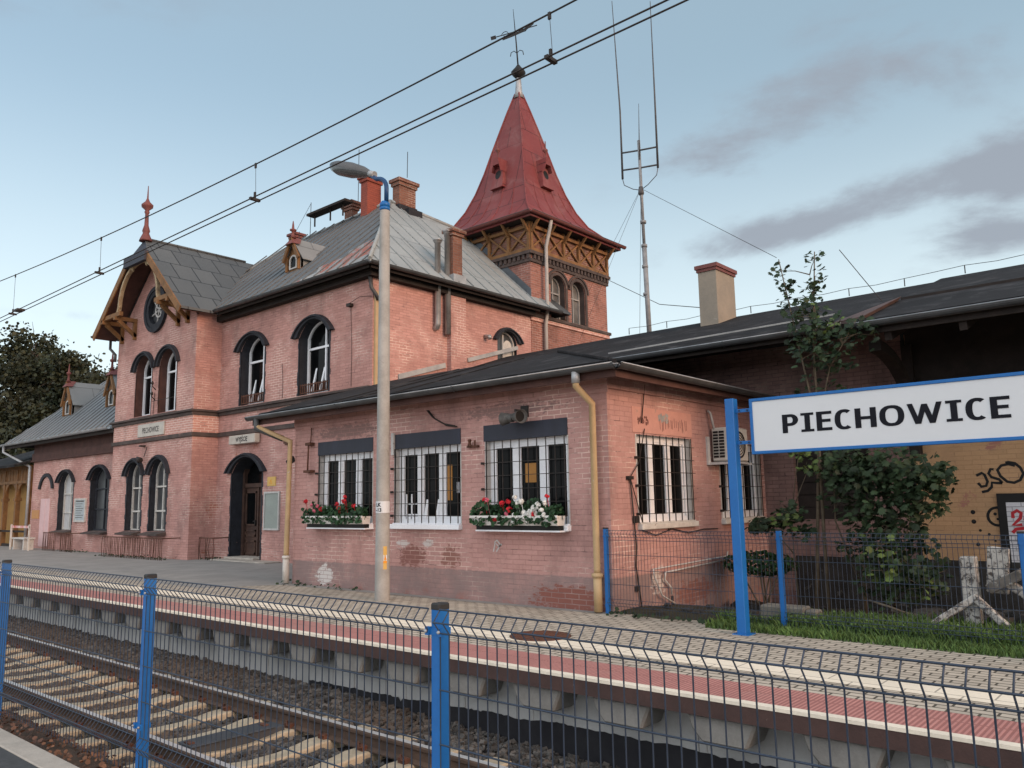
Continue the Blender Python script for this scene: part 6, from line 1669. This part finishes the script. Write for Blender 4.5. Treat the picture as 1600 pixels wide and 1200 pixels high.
# trees beyond the wing
def tree(name, base, label, H, crowns, nleaf, ls, mats, grp):
    T = thing(name, base, label, 'tree', grp); B = Vector(base)
    b = MB(); b.tube([B,B+Vector((.2,0,H*.25)),B+Vector((-.1,.2,H*.55)),B+Vector((.1,0,H*.85))],[.5,.38,.25,.08],8)
    for (c,r) in crowns:
        c = Vector(c)+B; s = B+Vector((0,0,H*.25+.2*(c.z-B.z)))
        b.tube([s,(s+c)/2+Vector((0,0,.4)),c],[.16,.09,.03],5)
        for q in range(5):
            v = Vector((rnd.gauss(0,1),rnd.gauss(0,1),rnd.gauss(.2,.8))).normalized()*r*.9; b.tube([c,c+v*.6+Vector((0,0,.2)),c+v],[.04,.025,.01],4)
    b.build('trunk', M['bark'], T)
    tot = sum(r**2 for _,r in crowns)
    b = MB()
    for (c,r) in crowns:
        c = Vector(c)+B; k = int(nleaf*r*r/tot); sub = []
        for i in range(16):
            v = Vector((rnd.gauss(0,1),rnd.gauss(0,1),rnd.gauss(0,.9))).normalized()*r*rnd.uniform(.55,1.0); sub.append((c+v,r*rnd.uniform(.2,.42)))
        for i in range(k):
            sc,sr = rnd.choice(sub); p = sc+Vector((rnd.gauss(0,.6),rnd.gauss(0,.6),rnd.gauss(0,.45)))*sr
            leafdisc(b,p,ls*rnd.uniform(.6,1.25),(rnd.gauss(0,.8),rnd.gauss(-.2,.8),rnd.gauss(.6,.6)),5)
    b.build('crown', M[mats], T)
g = 'trees beyond the low wing'
tree('broadleaf_tree',(-68,22,-.5),'large dark browning tree at the far left edge behind the low wing',16.5,[((0,0,13.5),3.4),((-4,0,11.5),3.6),((3.6,0,11.5),3.2),((0,-1.5,9.5),4),((-6.5,0,8),3.5),((5,-1,8),3.2),((-2,-2,6),3.6),((4.5,-2,4.8),3),((-6,-2,4.5),3.4)],48000,.135,'leaf_autumn',g)
tree('broadleaf_tree',(-57,22,-.5),'dark bushy tree right behind the slate dormers of the low wing',12.5,[((0,0,10.4),2.5),((-2.6,0,9.2),2.6),((2.6,0,9),2.4),((0,-1,7.2),3),((3.6,-1,6.4),2.4),((-3.4,-1,6),2.8),((0,-2,4.4),3)],32000,.125,'leaf_autumn',g)
tree('broadleaf_tree',(-75,17,-.5),'dark tree at the left frame edge above the ochre shelter',11,[((0,0,8.5),3),((-3,0,7),3),((3,0,7),2.8),((0,-1,5),3.4),((4,-1,4),2.6)],20000,.15,'leaf',g)
# ================================================================ CAMERA, LIGHT, SKY
yaw, pitch, roll = R(-41.08431876), R(8.35698054), R(-.95360662)
fwd = Vector((math.sin(yaw)*math.cos(pitch), math.cos(yaw)*math.cos(pitch), math.sin(pitch)))
rt = Vector((math.cos(yaw), -math.sin(yaw), 0)); up = rt.cross(fwd)
r2 = math.cos(roll)*rt+math.sin(roll)*up; u2 = -math.sin(roll)*rt+math.cos(roll)*up
cam = bpy.data.cameras.new('camera'); co = bpy.data.objects.new('camera', cam); COL.objects.link(co)
co.matrix_world = Matrix(((r2.x,u2.x,-fwd.x,0),(r2.y,u2.y,-fwd.y,0),(r2.z,u2.z,-fwd.z,1.55),(0,0,0,1)))
cam.sensor_width = 36; cam.lens = 1256.7/1600*36; cam.clip_end = 8000; cam.clip_start = .05
scene.camera = co
SUN_AZ = R(93); SUN_EL = R(16)    # azimuth clockwise from +Y
sd = Vector((math.sin(SUN_AZ)*math.cos(SUN_EL), math.cos(SUN_AZ)*math.cos(SUN_EL), math.sin(SUN_EL)))
sl_ = bpy.data.lights.new('sun','SUN'); sl_.energy = SUN_E; sl_.angle = R(30); sl_.color = (1,.58,.34)
so = bpy.data.objects.new('sun', sl_); COL.objects.link(so); so.rotation_euler = sd.to_track_quat('Z','Y').to_euler()
w = bpy.data.worlds.new('World'); scene.world = w; w.use_nodes = True
nt = w.node_tree; nt.nodes.clear()
out = nt.nodes.new('ShaderNodeOutputWorld'); bg = nt.nodes.new('ShaderNodeBackground'); nt.links.new(bg.outputs[0], out.inputs[0])
sky = nt.nodes.new('ShaderNodeTexSky'); sky.sky_type = 'NISHITA'; sky.sun_disc = False
sky.sun_elevation = SUN_EL; sky.sun_rotation = SUN_AZ; sky.dust_density = 1.6; sky.ozone_density = 1.2; sky.air_density = 1.0
tc = nt.nodes.new('ShaderNodeTexCoord'); D = tc.outputs['Generated']
def dot(v):
    n = nt.nodes.new('ShaderNodeVectorMath'); n.operation = 'DOT_PRODUCT'; nt.links.new(D, n.inputs[0]); n.inputs[1].default_value = v; return n.outputs['Value']
def dirpx(x,y): return ((x-800)*r2+(600-y)*u2+1256.7*fwd).normalized()
f_ = dot(fwd); f_ = mth(nt,'MAXIMUM',f_,.05); a_ = mth(nt,'DIVIDE',dot(r2),f_); b_ = mth(nt,'DIVIDE',dot(u2),f_)
nz = noisen(nt, scaled(nt, D, (1,1,2.4)), 3.2, 8, .62, .3); nz2 = noisen(nt, scaled(nt, D, (1,1,2.0)), 9, 6, .6)
def blob(px,py,sx,sy,rot):
    """a cloud bank centred on one direction of the sky"""
    cx,cy = (px-800)/1256.7,(600-py)/1256.7; c,s = math.cos(R(rot)),math.sin(R(rot))
    da = mth(nt,'SUBTRACT',a_,cx); db = mth(nt,'SUBTRACT',b_,cy)
    u = mth(nt,'DIVIDE',mth(nt,'ADD',mth(nt,'MULTIPLY',da,c),mth(nt,'MULTIPLY',db,s)),sx/1256.7)
    v = mth(nt,'DIVIDE',mth(nt,'SUBTRACT',mth(nt,'MULTIPLY',db,c),mth(nt,'MULTIPLY',da,s)),sy/1256.7)
    q = mth(nt,'ADD',mth(nt,'MULTIPLY',u,u),mth(nt,'MULTIPLY',v,v))
    return mth(nt,'EXPONENT',mth(nt,'MULTIPLY',q,-1.0))
tot = None
for args,amp in (((1180,200,190,55,16),.75),((1120,255,90,35,10),.35),((1330,325,230,38,16),.62),((1590,265,100,60,30),.85),((1570,365,150,26,6),.75),((1200,370,150,25,12),.4),((60,490,160,12,-4),.30),((1480,60,380,140,8),.34),((100,10,260,50,0),.22),((1390,420,260,22,10),.25)):
    t = mth(nt,'MULTIPLY',blob(*args),amp); tot = t if tot is None else mth(nt,'ADD',tot,t)
dens = ramp(nt, mth(nt,'ADD',tot,mth(nt,'ADD',mth(nt,'MULTIPLY',mth(nt,'SUBTRACT',nz,.5),2.6),mth(nt,'MULTIPLY',mth(nt,'SUBTRACT',nz2,.5),1.1))), .16, .92)
dens = mth(nt,'MULTIPLY',dens,mth(nt,'MINIMUM',mth(nt,'MULTIPLY',tot,2.5),1.0))
sk = mixc(nt, SKY_MIX, sky.outputs[0], SKY_TINT)
# bright thin veil low over the roofs
veil = ramp(nt, dot((0,0,1)), .50, .06)
sk = mixc(nt, mth(nt,'MULTIPLY',veil,.72), sk, VEIL)
# brighter sky added behind the camera, out of view, to fill the front walls
back = ramp(nt, dot((.3,-.9,.3)), -.1, .9)
sk = mixc(nt, mth(nt,'MULTIPLY',back,.85), sk, BACK_FILL)
c = mixc(nt, mth(nt,'MULTIPLY',dens,.92), sk, CLOUD)
nt.links.new(c, bg.inputs[0]); bg.inputs[1].default_value = .1
scene.view_settings.view_transform = 'Standard'; scene.view_settings.look = 'None'; scene.view_settings.gamma = 1
scene.view_settings.exposure = EXPO
scene.render.resolution_x = 1024; scene.render.resolution_y = 768
